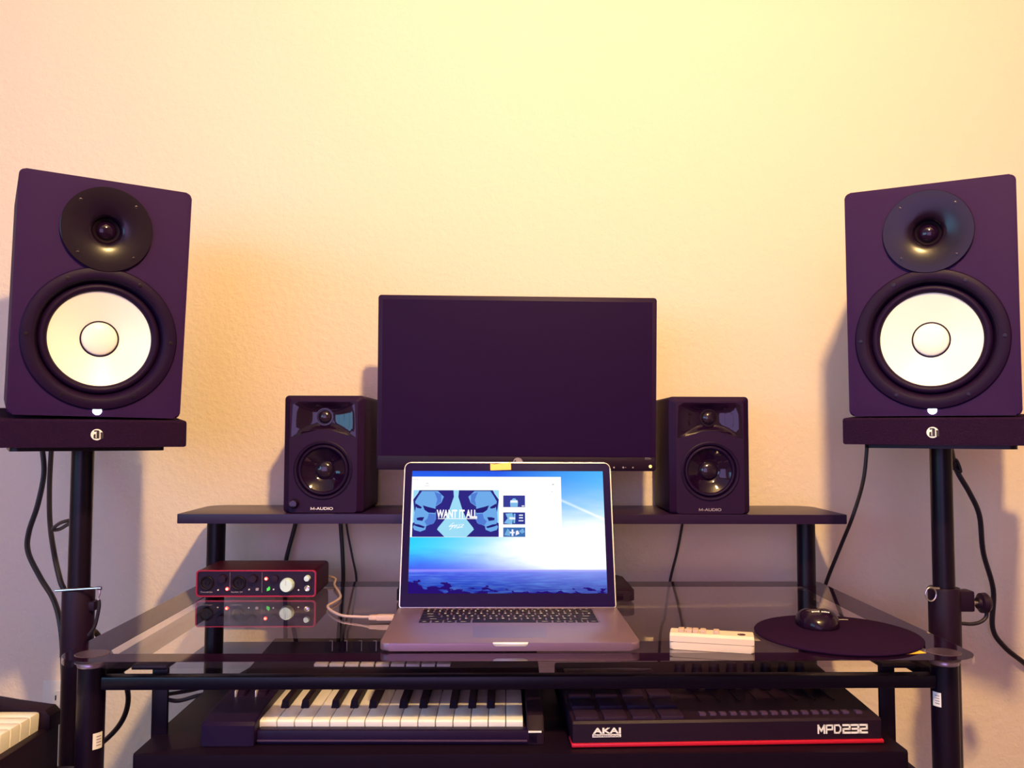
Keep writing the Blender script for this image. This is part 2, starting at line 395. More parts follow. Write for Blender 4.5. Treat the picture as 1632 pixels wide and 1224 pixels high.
# ------------------------------------------------------------------ speaker stands
def stand(label, x, y, ztop, yaw, zsl, dx0, dx1, side):
    t = thing('speaker_stand', label, 'speaker stand', (x, y, 0), (0, 0, 0), 'poles carrying the big speakers')
    b = new(); rz = Matrix.Rotation(math.radians(yaw), 4, 'Z')
    prism(b, rpts(-.113, .113, -.125, .14, .012), ztop-.006, ztop, axis='z', mtx=rz)
    obj('top_plate', b, M['metal_black'], t)
    obj('inner_pole', cyl(new(), (0, 0, zsl-.05), (0, 0, ztop-.006), .0182, 32), M['metal_black'], t)
    obj('outer_tube', cyl(new(), (0, 0, .03), (0, 0, zsl-.10), .0235, 32), M['metal_black'], t)
    b = new(); lathe(b, [(.0185, zsl), (.0250, zsl), (.0262, zsl-.004), (.0262, zsl-.112), (.0238, zsl-.114)], axis='z', n=32)
    obj('collar', b, M['dark'], t)
    b = new(); lathe(b, [(0, 0), (.19, 0), (.19, .012), (.185, .016), (.04, .02), (.03, .05), (0, .05)], axis='z'); obj('base', b, M['metal_black'], t)
    return t
ZSL, ZSR = G+.0305, G+.0335
PL = at_y(132.5, 715, 1.50); PR = at_y(1499, 715, 1.525)
sl = stand('black pole stand carrying the speaker over the red audio interface end', PL.x, 1.50, HL.z+.0125-.002-.0445, 31.16, ZSL, 0, 0, -1)
sr = stand('black pole stand carrying the speaker over the mouse pad end', PR.x, 1.525, HR.z+.0125-.0445, -28, ZSR, 0, 0, 1)
def L2(p, s): return Vector(p)-s.location
# stand beside the red interface: chrome pin with tether, small clamp block
b = new(); tube(b, [L2(at_y(88, 941.5, 1.474), sl), L2(at_y(160, 937, 1.474), sl)], .0021, smooth=False); lathe(b, [(0, 0), (.003, 0), (.003, .006), (0, .006)], axis='x', n=12, mtx=Matrix.Translation(L2(at_y(156, 937.5, 1.474), sl)))
pin = obj('locking_pin', b, M['chrome'], sl)
b = new(); tube(b, [L2(at_y(x, y, 1.474), sl) for x, y in ((158, 938), (159, 946), (156.5, 952), (157, 957))], .0016); obj('pin_ring', b, M['chrome'], pin)
b = new(); tube(b, [L2(at_y(x, y, 1.474), sl) for x, y in ((157.5, 956), (158, 966), (154.5, 985), (150, 1000), (141, 1013))], .0030); obj('tether', b, M['cord'], pin)
a0 = L2(at_y(140, 957, 1.50), sl); a1 = L2(at_y(155, 972, 1.50), sl)
b = new(); box(b, a0.x, a1.x, -.012, .012, a1.z, a0.z, .002); obj('clamp_block', b, M['dark'], sl)
# stand beside the mouse pad: clamp, knob, pin ring, strap
a0 = L2(at_y(1515, 940, 1.525), sr); a1 = L2(at_y(1548, 973, 1.525), sr)
b = new(); box(b, a0.x, a1.x, -.014, .014, a1.z, a0.z, .003); obj('clamp_block', b, M['dark'], sr)
k0 = L2(at_y(1547, 961, 1.525), sr); k1 = L2(at_y(1559, 961, 1.525), sr); k2 = L2(at_y(1576, 960, 1.525), sr)
obj('bolt', cyl(new(), k0, k1, .0035), M['chrome'], sr)
b = new(); cz = k1.z
lathe(b, [(0, k1.x-.002), (.010, k1.x-.002), (.011, k1.x+.002), (.017, k1.x+.004), (.018, k2.x-.006), (.013, k2.x), (0, k2.x)], 0, cz, 20, axis='x'); obj('clamp_knob', b, M['dark'], sr)
b = new(); tube(b, [L2(at_y(x, y, 1.498), sr) for x, y in ((1478, 936.5), (1497, 938))], .0022, smooth=False); pin = obj('locking_pin', b, M['chrome'], sr)
b = new(); ring = [L2(at_y(1483.5+8.5*math.cos(a), 947+11*math.sin(a), 1.492), sr) for a in [2*PI*i/18 for i in range(19)]]; tube(b, ring, .0012, smooth=False); obj('pin_ring', b, M['chrome'], pin)
b = new(); tube(b, [L2(at_y(x, y, 1.525), sr) for x, y in ((1571, 968), (1572, 982), (1563, 991), (1548, 994.5), (1528, 993))], .0032); obj('tether', b, M['cord'], pin)

# ------------------------------------------------------------------ the desk
dk = thing('computer_desk', 'black metal desk with clear glass top and raised shelf along the wall', 'desk', (.010, 1.461, 0), (0, 0, math.radians(1.1)))
GW, GD, GT = .622, .305, .008
b = new(); prism(b, rpts(-GW, GW, -GD, GD, (.015, .015, .05, .05), 10), G-GT, G, axis='z', bev=.0012)
for f in b.faces: f.material_index = 1 if f.normal.z < -.5 else 0
gl = obj('glass_top', b, [M['glass'], M['clear']], dk); gl['label'] = 'clear glass top'
BW = .056
b = new(); o_ = rpts(-GW+.001, GW-.001, -GD+.001, GD-.001, (.014, .014, .049, .049), 10); i_ = rpts(-GW+BW, GW-BW, -GD+BW*.75, GD-BW, 1e-5, 10)
va = [b.verts.new((x, y, G+.00035)) for x, y in o_]; vb = [b.verts.new((x, y, G+.00035)) for x, y in i_]
vc = [b.verts.new((x, y, G+.00005)) for x, y in o_]; vd = [b.verts.new((x, y, G+.00005)) for x, y in i_]
n = len(o_)
for i in range(n):
    j = (i+1) % n
    for q in ((va[i], va[j], vb[j], vb[i]), (vc[j], vc[i], vd[i], vd[j]), (va[j], va[i], vc[i], vc[j]), (vb[i], vb[j], vd[j], vd[i])):
        try: b.faces.new(q)
        except ValueError: pass
bmesh.ops.remove_doubles(b, verts=b.verts[:], dist=5e-5)
obj('border_band', b, M['border'], gl, flat=True)['label'] = 'black printed border'
LX, LY = .5825, -.262; RY = .268
for sx in (-1, 1):
    RX = .588 if sx < 0 else .584
    obj('front_leg', cyl(new(), (sx*LX, LY, .012), (sx*LX, LY, G-.016), .0180, 32), M['metal_black'], dk)
    c = new(); lathe(c, [(0, G-.0155), (.0185, G-.0155), (.019, G-.013), (.0185, G-.011), (0, G-.0105)], LX*sx, LY, 32, axis='z'); obj('leg_cap', c, M['steel_disc'], dk)
    c = new(); lathe(c, [(0, G-.0088), (.0215, G-.0088), (.0215, G-.0105), (0, G-.0105)], LX*sx, LY, 40, axis='z')
    d_ = obj('mounting_disc', c, M['steel_disc'], dk)
    c = new(); lathe(c, [(0, G+.0012), (.0215, G+.0010), (.0225, G+.0002)], LX*sx, LY, 40, axis='z'); obj('disc_cover', c, mat('smoked_disc', (.05, .03, .055, 1), .25), d_)
    obj('foot', cyl(new(), (sx*LX, LY, 0), (sx*LX, LY, .014), .02, 24), M['black'], dk)
    obj('rear_leg', cyl(new(), (sx*RX, RY, .012), (sx*RX, RY, G-GT-.0015), .0178, 32), M['metal_black'], dk)
    obj('foot', cyl(new(), (sx*RX, RY, 0), (sx*RX, RY, .014), .02, 24), M['black'], dk)
    obj('shelf_post', cyl(new(), (sx*RX, RY, G+.0004), (sx*RX, RY, G+.131), .0178, 32), M['metal_black'], dk)
    c = new(); box(c, sx*LX-.011, sx*LX+.011, LY+.017, RY-.017, G-.046, G-.026, .002); obj('side_rail', c, M['metal_black'], dk)
    # hanging bracket of the keyboard tray
    xb = -.501 if sx < 0 else .515
    c = new(); box(c, xb-.011, xb+.011, -.235, -.229, G-.140, G-.020, .001); box(c, xb-(.036 if sx < 0 else .012), xb+(.012 if sx < 0 else .036), -.245, -.205, G-.026, G-.020, .001)
    obj('tray_bracket', c, M['metal_black'], dk)
    c = new(); box(c, xb-.006 if sx < 0 else xb-.008, xb+.008 if sx < 0 else xb+.006, -.395, .05, G-.146, G-.1405, .001); obj('tray_slide', c, M['metal_black'], dk)
c = new(); box(c, -LX+.016, LX-.016, LY-.010, LY+.010, G-.046, G-.0285, .002); obj('front_rail', c, M['metal_black'], dk)
c = new(); box(c, -.572, .568, RY-.010, RY+.010, .25, .28, .002); obj('rear_rail', c, M['metal_black'], dk)
TZ = G-.1165
c = new(); prism(c, rpts(-.506, .508, -.312, .06, .006), TZ-.0235, TZ, axis='z', bev=.002); obj('keyboard_tray', c, M['tray'], dk)
c = new(); prism(c, rpts(-.626, .623, .157, .358, (.035, .035, .003, .003), 8), G+.1315, G+.149, axis='z', bev=.0012); obj('raised_shelf', c, M['shelf'], dk)
# paper labels on the front legs
for sx, za, zb in ((-1, at_y(160, 1171, 1.17).z, at_y(160, 1197, 1.17).z), (1, at_y(1485, 1107, 1.19).z, at_y(1485, 1130, 1.19).z)):
    c = new(); r = .0184
    a0, a1 = (math.radians(-55), math.radians(-12)) if sx < 0 else (math.radians(188), math.radians(228))
    vs = [[c.verts.new((sx*LX+rr*math.cos(a0+(a1-a0)*i/6), LY+rr*math.sin(a0+(a1-a0)*i/6), z)) for i in range(7)] for rr, z in ((r, za), (r, zb))]
    for i in range(6): c.faces.new((vs[0][i], vs[0][i+1], vs[1][i+1], vs[1][i]))
    o = obj('paper_label', c, M['white'], dk); o['label'] = 'white paper sticker'
    c = new()
    for q in range(4):
        za_, zb_ = za+(zb-za)*(.2+.18*q), za+(zb-za)*(.27+.18*q); i0 = 3; vv = []
        for z in (za_, zb_): vv.append([c.verts.new((sx*LX+.01855*math.cos(a0+(a1-a0)*i/6), LY+.01855*math.sin(a0+(a1-a0)*i/6), z)) for i in (2, 3, 4, 5)])
        for i in range(3): c.faces.new((vv[0][i], vv[0][i+1], vv[1][i+1], vv[1][i]))
    obj('label_print', c, M['grey_print'], o)

# ------------------------------------------------------------------ small desktop speakers on the shelf
def desk_speaker(label, x, knob):
    t = thing('desktop_speaker', label, 'speaker', (x, 1.633, G+.149), (0, 0, 0), 'small speakers on the raised shelf')
    b = new(); prism(b, rpts(-.0757, .0757, 0, .2215, .0075), .014, .184, bev=.003); obj('cabinet', b, M['mcab'], t)
    # front baffle with sloping bevelled cheeks
    b = new(); o1 = rpts(-.0757, .0757, 0, .2215, .0075); o2 = rpts(-.0640, .0640, .001, .2120, .006)
    A = [b.verts.new((q[0], .0165, q[1])) for q in o1]; B_ = [b.verts.new((q[0], .010, q[1])) for q in o1]; D = [b.verts.new((q[0], 0, q[1])) for q in o2]; n = len(A)
    for i in range(n):
        j = (i+1) % n; b.faces.new((A[i], A[j], B_[j], B_[i])); b.faces.new((B_[i], B_[j], D[j], D[i]))
    b.faces.new(D); b.faces.new(A[::-1]); bmesh.ops.recalc_face_normals(b, faces=b.faces[:])
    f = obj('front_baffle', b, M['mcab'], t)
    k = new(); cyl(k, (0, -.02, .0805), (0, .0155, .0805), .0515, 64); cut(f, k)
    W = [(-.0500, .2095), (-.0590, .2040), (-.0615, .1430), (-.052, .1440), (-.032, .1500), (-.016, .1555), (0, .1572), (.016, .1555), (.032, .1500), (.052, .1440), (.0615, .1430), (.0590, .2040), (.0500, .2095)]
    k = new(); prism(k, W, -.02, .0130); cut(f, k)
    # glossy waveguide: dish swept from the outline to the dome
    out = []
    for i in range(len(W)):
        a, c2 = W[i], W[(i+1) % len(W)]
        for q in range(4): out.append((a[0]+(c2[0]-a[0])*q/4, a[1]+(c2[1]-a[1])*q/4))
    b = new(); tz = .1810; prev = None
    for s in range(7):
        u = s/6; ring = []
        for (px, pz) in out:
            a = math.atan2(pz-tz, px); cx, cz2 = .0165*math.cos(a), tz+.0165*math.sin(a)
            w = u*u*(3-2*u)
            ring.append(b.verts.new((px*.995+(cx-px*.995)*u, -.0004+.0105*w, pz+(cz2-pz)*u)))
        if prev:
            for i in range(len(ring)):
                j = (i+1) % len(ring); b.faces.new((prev[i], prev[j], ring[j], ring[i]))
        prev = ring
    bmesh.ops.recalc_face_normals(b, faces=b.faces[:])
    bmesh.ops.reverse_faces(b, faces=b.faces[:]) if sum(fc.normal.y for fc in b.faces) > 0 else None
    wg = obj('tweeter_waveguide', b, M['gloss'], t)
    b = new(); lathe(b, [(.0172, .0104), (.0165, .0080), (.0150, .0080), (.0140, .0105)]+[(.0130*math.cos(a), .0105-.0075*math.sin(a)) for a in [PI/2*i/8 for i in range(8)]]+[(0, .003)], 0, tz, 48); obj('tweeter_dome', b, M['cone_gloss'], t)
    b = new(); lathe(b, [(.0560, .001), (.0556, -.0012), (.0535, -.0022), (.0500, -.0015), (.0490, .002), (.0480, .004)]+[(.0445+.0035*math.cos(a), .0030-.0045*math.sin(a)) for a in [PI*i/8 for i in range(9)]]+[(.0405, .0045)], 0, .0805, 72)
    obj('woofer_surround', b, M['rubber'], t)
    b = new(); lathe(b, [(.0410, .0040), (.0330, .0080), (.0240, .0115), (.0170, .0137), (.0165, .0142)], 0, .0805, 72); obj('woofer_cone', b, M['gloss'], t)
    b = new(); lathe(b, [(.0172, .0139)]+[(.0168*math.cos(a), .0137-.0075*math.sin(a)) for a in [PI/2*i/8 for i in range(8)]]+[(0, .0062)], 0, .0805, 48); obj('dust_cap', b, M['cone_gloss'], t)
    b = words('-AUDIO', -.0138, .0200, .0060, .0112, -.0004, bold=.012)
    strokes(b, [((0, 0), (0, 1)), ((0, 1), (.5, .1)), ((.5, .1), (1, 1)), ((1, 1), (1, 0))], .0011, -.0215, .0066, .0060, .0040, -.0004, .0004)
    obj('maker_lettering', b, M['white' if knob else 'grey_print'], t)
    if knob:
        b = new(); lathe(b, [(.0095, .001), (.0090, -.002), (.0078, -.010), (.0065, -.0115), (0, -.0118)], -.0530, .0175, 32); obj('volume_knob', b, M['gloss'], t)
    for sx in (-1, 1):
        for yy in (.03, .165):
            pass
    return t
desk_speaker('small black desktop speaker with a volume knob in its lower corner', -.3559, True)
desk_speaker('small black desktop speaker without knob, beside the amber monitor power light', .3742, False)

# ------------------------------------------------------------------ monitor
mo = thing('computer_monitor', 'switched off black monitor standing on the raised shelf', 'monitor', (.0083, 1.70, G+.149), (0, 0, math.radians(1.85)))
zb = .0802; tl = (math.radians(2.48), math.radians(.24), 0)
def mpart(name, b, m, par=None): return obj(name, b, m, par or mo, loc=(0, -.0505, zb) if par is None else (0, 0, 0), rot=tl if par is None else (0, 0, 0))
b = new(); prism(b, rpts(-.266, .266, 0, .332, .005), 0, .022, bev=.0015); prism(b, rpts(-.22, .22, .03, .30, .02), .02, .040, bev=.006)
hs = mpart('housing', b, M['mcab'])
b = new(); prism(b, rpts(-.2575, .2575, .028, .3235, .001), -.0004, .002); mpart('screen', b, M['screen_off'])
b = new(); prism(b, rpts(-.264, .264, .002, .0262, .002), -.0014, .002, bev=.0005); lb = mpart('lower_bezel', b, M['dark'])
b = new(); lathe(b, [(0, -.0020), (.0092, -.0020), (.0095, -.0012)], .0016, .0150, 40); lg = obj('maker_badge', b, M['grey_print'], lb)
b = new()
for q in (((-.0044, .0200), (-.0022, .0200), (-.0052, .0085), (-.0074, .0085)), ((-.0014, .0168), (.0008, .0168), (-.0012, .0108), (-.0034, .0108)),
          ((.0040, .0168), (.0062, .0168), (.0032, .0060), (.0010, .0060)), ((.0060, .0168), (.0086, .0168), (.0068, .0108), (.0042, .0108))): prism(b, list(q), -.0021, -.0024)
obj('badge_letters', b, M['dark'], lb)
obj('model_lettering', words('Z23n', .2445, .2560, .0226, .0262, -.0016), M['grey_print'], lb)
for x, r in ((.1853, .0016), (.2030, .0018), (.2215, .0014)):
    b = new(); lathe(b, [(0, -.0020), (r, -.0020), (r, -.0012)], x, .0070, 16)
    if x == .2030: prism(b, [(x+.004, .0062), (x+.006, .0070), (x+.004, .0078)], -.0012, -.0020)
    obj('menu_button', b, M['grey_print'], lb)
b = new(); lathe(b, [(0, -.0030), (.0026, -.0028), (.0032, -.0012)], .2552, .0092, 24); obj('power_light', b, M['led_amber'], lb)['label'] = 'lit amber power light'
b = new(); box(b, -.035, .035, .010, .030, .012, .24, .006); obj('neck', b, M['mcab'], mo)
b = new(); prism(b, rpts(-.14, .14, -.06, .11, .03, 8), 0, .014, axis='z', bev=.003); obj('base', b, M['mcab'], mo)

# ------------------------------------------------------------------ laptop
LT = math.radians(16.5)
lp = thing('laptop', 'open silver laptop with glowing blue screen on the glass desk', 'laptop', (-.001, 1.202, G+.0005), (0, 0, math.radians(1.14)))
b = new(); prism(b, rpts(-.1795, .1795, 0, .247, (.012, .012, .013, .013), 8), .0016, .0125, axis='z', bev=.0022, seg=3)
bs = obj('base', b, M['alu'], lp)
k = new(); box(k, -.145, .145, .2395, .26, .008, .02); cut(bs, k)
k = new(); prism(k, rpts(-.1395, .1395, .1265, .2325, .003), .0113, .02, axis='z'); cut(bs, k)
b = new(); prism(b, rpts(-.0243, .0243, .0080, .0128, (0, 0, .004, .004)), -.0006, .004, bev=.0008); obj('finger_notch', b, M['alu_bright'], lp)['label'] = 'finger notch coloured pale for its glint'  # pale material paints the lamp glint into the notch
b = new(); prism(b, rpts(-.0527, .0527, .0290, .1045, .003), .0122, .01262, axis='z'); obj('trackpad', b, mat('trackpad_glass', (.25, .17, .26, 1), .38, .7), lp)
for sx in (-.15, .15):
    for yy in (.02, .225): obj('rubber_foot', cyl(new(), (sx, yy, 0), (sx, yy, .002), .006, 16), M['black'], lp)
b = new(); cyl(b, (-.142, .2435, .0095), (.142, .2435, .0095), .0042, 20); obj('hinge', b, M['dark'], lp)
kbp = new(); prism(kbp, rpts(-.139, .139, .127, .232, .003), .0112, .01145, axis='z')
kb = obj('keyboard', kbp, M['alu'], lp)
GAP = .0028; keyn = [0]
def lapkey(x0, x1, y0, y1, leg=True):
    b = new(); box(b, x0+GAP/2, x1-GAP/2, y0+GAP/2, y1-GAP/2, .0114, .01275, .0007, 1)
    n0 = len(b.faces); cx, cy = (x0+x1)/2, (y0+y1)/2
    if leg:
        for (qx, qy, sx, sy) in leg:
            f = b.faces.new([b.verts.new((cx+qx+ax*sx, cy+qy+ay*sy, .01285)) for ax, ay in ((-1, -1), (1, -1), (1, 1), (-1, 1))])
    b.faces.ensure_lookup_table()
    for i in range(n0, len(b.faces)): b.faces[i].material_index = 1
    obj('key', b, [M['key'], M['legend']], kb, flat=True)
y = .1275; U = .277/14.5
rows = [([1, 1, 1, 1.25, 5.25, 1.25, 1, .9166, .9166, .9166], .0188), ([2.3]+[1]*10+[2.2], .0188), ([1.75]+[1]*11+[1.75], .0188), ([1.5]+[1]*12+[1], .0188), ([1]*13+[1.5], .0188), ([14.5/14]*14, .0096)]
for ri, (ws, hh) in enumerate(rows):
    x = -.1385; sc = .277/sum(ws)
    for ki, wd in enumerate(ws):
        x1 = x+wd*sc
        if ri == 0:
            if wd > 5: lg = []
            elif ki == len(ws)-2:
                lapkey(x, x1, y, y+hh/2, [(0, 0, .001, .001)]); lapkey(x, x1, y+hh/2, y+hh, [(0, 0, .001, .001)]); x = x1; continue
            else: lg = [(0, -.003, .0045 if wd > 1 else .003, .0007)]
        elif ri == 5: lg = [(0, 0, .0018, .0010)]
        elif ki in (0, len(ws)-1) and wd > 1.05: lg = [(0, -.003, .005, .0008)]
        elif ri == 4: lg = [(0, -.0025, .0011, .0018), (0, .0030, .0011, .0013)]
        else: lg = [(0, 0, .0017, .0021)]
        lapkey(x, x1, y, y+hh-(0 if ri else 0), lg); x = x1
    y += hh
# lid, tilted back about the hinge
LH = dict(loc=(0, .240, .0125), rot=(-LT, 0, 0))
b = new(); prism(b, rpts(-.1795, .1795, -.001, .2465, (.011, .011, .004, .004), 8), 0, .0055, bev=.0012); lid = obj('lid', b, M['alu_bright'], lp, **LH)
b = new(); prism(b, rpts(-.1778, .1778, .0005, .2448, (.0095, .0095, .003, .003), 8), -.0007, .001); obj('screen_bezel', b, M['bezel'], lid)

def display_material():
    m = bpy.data.materials.new('laptop_wallpaper'); m.use_nodes = True; nt = m.node_tree; N = nt.nodes; Lk = nt.links
    N.remove(N['Principled BSDF'])
    tc = N.new('ShaderNodeTexCoord'); sp = N.new('ShaderNodeSeparateXYZ'); Lk.new(tc.outputs['Object'], sp.inputs[0])
    def mth(op, a, b=None, c=None):
        n = N.new('ShaderNodeMath'); n.operation = op
        for i, v in enumerate((a, b, c)):
            if v is None: continue
            if isinstance(v, (int, float)): n.inputs[i].default_value = v
            else: Lk.new(v, n.inputs[i])
        return n.outputs[0]
    U_ = mth('MULTIPLY_ADD', sp.outputs[0], 1/.331, .5); V = mth('MULTIPLY_ADD', sp.outputs[2], 1/.208, -.0225/.208)
    mp = N.new('ShaderNodeMapping'); mp.inputs['Scale'].default_value = (9, 1, 40); Lk.new(tc.outputs['Object'], mp.inputs[0])
    n1 = N.new('ShaderNodeTexNoise'); n1.inputs['Scale'].default_value = 2; n1.inputs['Detail'].default_value = 5; Lk.new(mp.outputs[0], n1.inputs['Vector'])
    mp3 = N.new('ShaderNodeMapping'); mp3.inputs['Scale'].default_value = (28, 1, 330); Lk.new(tc.outputs['Object'], mp3.inputs[0])
    n3 = N.new('ShaderNodeTexNoise'); n3.inputs['Scale'].default_value = 1; n3.inputs['Detail'].default_value = 4; Lk.new(mp3.outputs[0], n3.inputs['Vector'])
    n2 = N.new('ShaderNodeTexNoise'); n2.inputs['Scale'].default_value = 60; n2.inputs['Detail'].default_value = 4
    mp2 = N.new('ShaderNodeMapping'); mp2.inputs['Scale'].default_value = (.7, 1, 2.0); Lk.new(tc.outputs['Object'], mp2.inputs[0]); Lk.new(mp2.outputs[0], n2.inputs['Vector'])
    cr = N.new('ShaderNodeValToRGB'); e = cr.color_ramp.elements
    stops = [(0, (22, 30, 150)), (.08, (40, 70, 190)), (.165, (70, 90, 225)), (.182, (150, 140, 255)), (.195, (62, 92, 235)), (.26, (50, 140, 250)), (.36, (40, 205, 255)), (.46, (20, 200, 255)), (.62, (30, 165, 250)), (.85, (35, 120, 235)), (1, (40, 85, 225))]
    e[0].position, e[0].color = stops[0][0], rgb(*stops[0][1]); e[1].position, e[1].color = stops[-1][0], rgb(*stops[-1][1])
    for p_, c_ in stops[1:-1]: q = e.new(p_); q.color = rgb(*c_)
    Vn = mth('ADD', V, mth('MULTIPLY', mth('SUBTRACT', n1.outputs['Fac'], .5), .10)); above = mth('GREATER_THAN', V, .215)
    Vm = mth('ADD', mth('MULTIPLY', Vn, above), mth('MULTIPLY', V, mth('SUBTRACT', 1, above)))
    Lk.new(Vm, cr.inputs[0])
    side = mth('MULTIPLY', mth('GREATER_THAN', V, .45), mth('MULTIPLY', mth('MAXIMUM', mth('SUBTRACT', U_, .45), 0), 1.5))
    mc_ = N.new('ShaderNodeMix'); mc_.data_type = 'RGBA'; Lk.new(mth('MINIMUM', side, .8), mc_.inputs[0]); Lk.new(cr.outputs[0], mc_.inputs[6]); mc_.inputs[7].default_value = rgb(60, 185, 250)
    # low sun glow over the sea, widening to the side, and paler sky beyond the window
    du = mth('MULTIPLY', mth('SUBTRACT', U_, .80), 2.6); dv = mth('MULTIPLY', mth('SUBTRACT', V, .345), 6.0)
    g1 = mth('POWER', 2.718, mth('MULTIPLY', mth('ADD', mth('MULTIPLY', du, du), mth('MULTIPLY', dv, dv)), -1.0))
    du2 = mth('MULTIPLY', mth('SUBTRACT', U_, 1.0), 2.6); dv2 = mth('MULTIPLY', mth('SUBTRACT', V, .44), 3.2)
    g2 = mth('POWER', 2.718, mth('MULTIPLY', mth('ADD', mth('MULTIPLY', du2, du2), mth('MULTIPLY', dv2, dv2)), -1.0))
    sky = mth('SMOOTHSTEP', .0, .1, .1) if False else mth('GREATER_THAN', V, .187)
    g = mth('MULTIPLY', mth('ADD', mth('MULTIPLY', g1, 1.5), mth('MULTIPLY', g2, .8)), mth('MULTIPLY_ADD', sky, .75, .25))
    gs = mth('MULTIPLY', g, mth('MULTIPLY_ADD', mth('SUBTRACT', n1.outputs['Fac'], .5), .8, 1.0))
    # streak of cloud across the upper sky
    ln = mth('SUBTRACT', V, mth('MULTIPLY_ADD', mth('SUBTRACT', U_, .79), -.72, .745))
    st = mth('MULTIPLY', mth('POWER', 2.718, mth('MULTIPLY', mth('MULTIPLY', ln, ln), -9000.0)), .40)
    tot = mth('MINIMUM', mth('ADD', gs, mth('MULTIPLY', st, mth('GREATER_THAN', U_, .75))), 1.0)
    mx = N.new('ShaderNodeMix'); mx.data_type = 'RGBA'; Lk.new(tot, mx.inputs[0]); Lk.new(mc_.outputs[2], mx.inputs[6]); mx.inputs[7].default_value = (.93, 1.0, 1.0, 1)
    # wave streaks on the water and dark rocks along the shore
    sea = mth('LESS_THAN', V, .175)
    wv = mth('MULTIPLY', mth('MULTIPLY', mth('SUBTRACT', n3.outputs['Fac'], .42), sea), 1.0)
    mw = N.new('ShaderNodeMix'); mw.data_type = 'RGBA'; Lk.new(mth('MAXIMUM', mth('MINIMUM', wv, .6), 0), mw.inputs[0]); Lk.new(mx.outputs[2], mw.inputs[6]); mw.inputs[7].default_value = rgb(120, 175, 250)
    hgt = mth('ADD', mth('MULTIPLY_ADD', U_, -.19, .085), mth('MULTIPLY', mth('SUBTRACT', n2.outputs['Fac'], .5), .34))
    rk = mth('GREATER_THAN', mth('MAXIMUM', hgt, mth('MULTIPLY', mth('SUBTRACT', n2.outputs['Fac'], .50), .3)), V)
    mr = N.new('ShaderNodeMix'); mr.data_type = 'RGBA'; Lk.new(mth('MULTIPLY', rk, sea), mr.inputs[0]); Lk.new(mw.outputs[2], mr.inputs[6]); mr.inputs[7].default_value = rgb(38, 16, 110)
    em = N.new('ShaderNodeEmission'); em.inputs[1].default_value = 1.1; Lk.new(mr.outputs[2], em.inputs[0]); Lk.new(em.outputs[0], N['Material Output'].inputs[0])
    return m
b = new(); prism(b, rpts(-.1655, .1655, .0225, .2305, 1e-5, 1), -.0009, -.0003); dp = obj('display', b, display_material(), lid, flat=True)
dp['label'] = 'lit screen with seaside wallpaper and web page'
def ui(name, shapes, col, s=1.0, d=0):
    b = new()
    for sh in shapes: prism(b, sh, -.0010-.00006*d, -.0009)
    bmesh.ops.remove_doubles(b, verts=b.verts[:], dist=1e-7)
    return obj(name, b, emis(name, col if len(col) == 4 else rgb(*col), s), lid, flat=True)
def R_(x0, x1, z0, z1): return [(x0, z0), (x1, z0), (x1, z1), (x0, z1)]
ui('browser_window', [R_(-.1655, .0924, .1157, .2203)], (255, 253, 250), 1.05, 0)
ui('toolbar_marks', [R_(-.1655+.0035*i+.002, -.1655+.0035*i+.0035, .2150, .2160) for i in range(3)]+[R_(-.143, -.135, .2040, .2046), R_(-.141, -.137, .2080, .2090), R_(.077, .080, .2060, .2080), R_(.0755, .0775, .1935, .1945)], (205, 190, 205), 1, 1)
AX0, AX1, AZ0, AZ1 = -.1621, -.0153, .1162, .1966
def ap(X, Y): return (AX0+(X-120)/855*(AX1-AX0), AZ1-(Y-202)/473*(AZ1-AZ0))
def both(name, col, polys, d):
    for side in (0, 1):
        ui(name, [[ap(*q) for q in P] if side == 0 else [ap(1095-q[0], q[1]) for q in P][::-1] for P in polys], col, 1, d)
ui('cover_picture', [R_(AX0, AX1, AZ0, AZ1)], (160, 222, 248), 1, 1)
both('cover_head', (48, 40, 130), [[(120, 675), (120, 540), (150, 520), (120, 300), (165, 235), (180, 203), (520, 203), (525, 272), (485, 395), (440, 500), (375, 582), (366, 602), (440, 675)]], 2)
both('cover_face', (112, 172, 236), [[(205, 212), (365, 212), (425, 270), (402, 330), (345, 370), (352, 500), (330, 540), (258, 566), (250, 604), (200, 624), (140, 606), (126, 574), (145, 548), (132, 512), (136, 440), (150, 372), (140, 318), (172, 262)]], 3)
both('cover_shading', (84, 126, 214), [[(280, 440), (345, 448), (350, 505), (320, 548), (262, 560), (238, 520), (268, 490)], [(330, 220), (400, 245), (400, 325), (345, 362), (360, 300)]], 4)
both('cover_features', (40, 32, 118), [[(148, 340), (208, 376), (200, 392), (160, 384), (144, 362)], [(218, 358), (262, 372), (356, 396), (342, 436), (276, 432), (236, 404)], [(160, 486), (196, 478), (236, 478), (218, 516), (164, 508)], [(142, 546), (186, 552), (246, 574), (232, 588), (180, 576), (140, 562)]], 5)
b = words('WANT IT ALL', *[ap(357, 0)[0], ap(760, 0)[0]], ap(0, 487)[1], ap(0, 402)[1], -.0013, .0002, bold=.035)
obj('cover_title', b, emis('cover_title', (1, 1, 1, 1), 1.05), lid, flat=True)
b = new(); box(b, ap(372, 0)[0], ap(760, 0)[0], -.0014, -.0009, ap(0, 496)[1], ap(0, 490)[1])
tube(b, [(ap(x, z)[0], -.0013, ap(x, z)[1]) for x, z in ((530, 532), (482, 575), (525, 560), (488, 606), (540, 555), (535, 590), (560, 555), (560, 590), (590, 560), (572, 585), (600, 575), (630, 552), (596, 578), (622, 578))], .00045, 6, 5)
tube(b, [(ap(x, z)[0], -.0013, ap(x, z)[1]) for x, z in ((490, 572), (560, 556), (628, 548))], .0003, 6, 3)
obj('cover_signature', b, emis('cover_signature', (1, 1, 1, 1), 1.05), lid, flat=True)
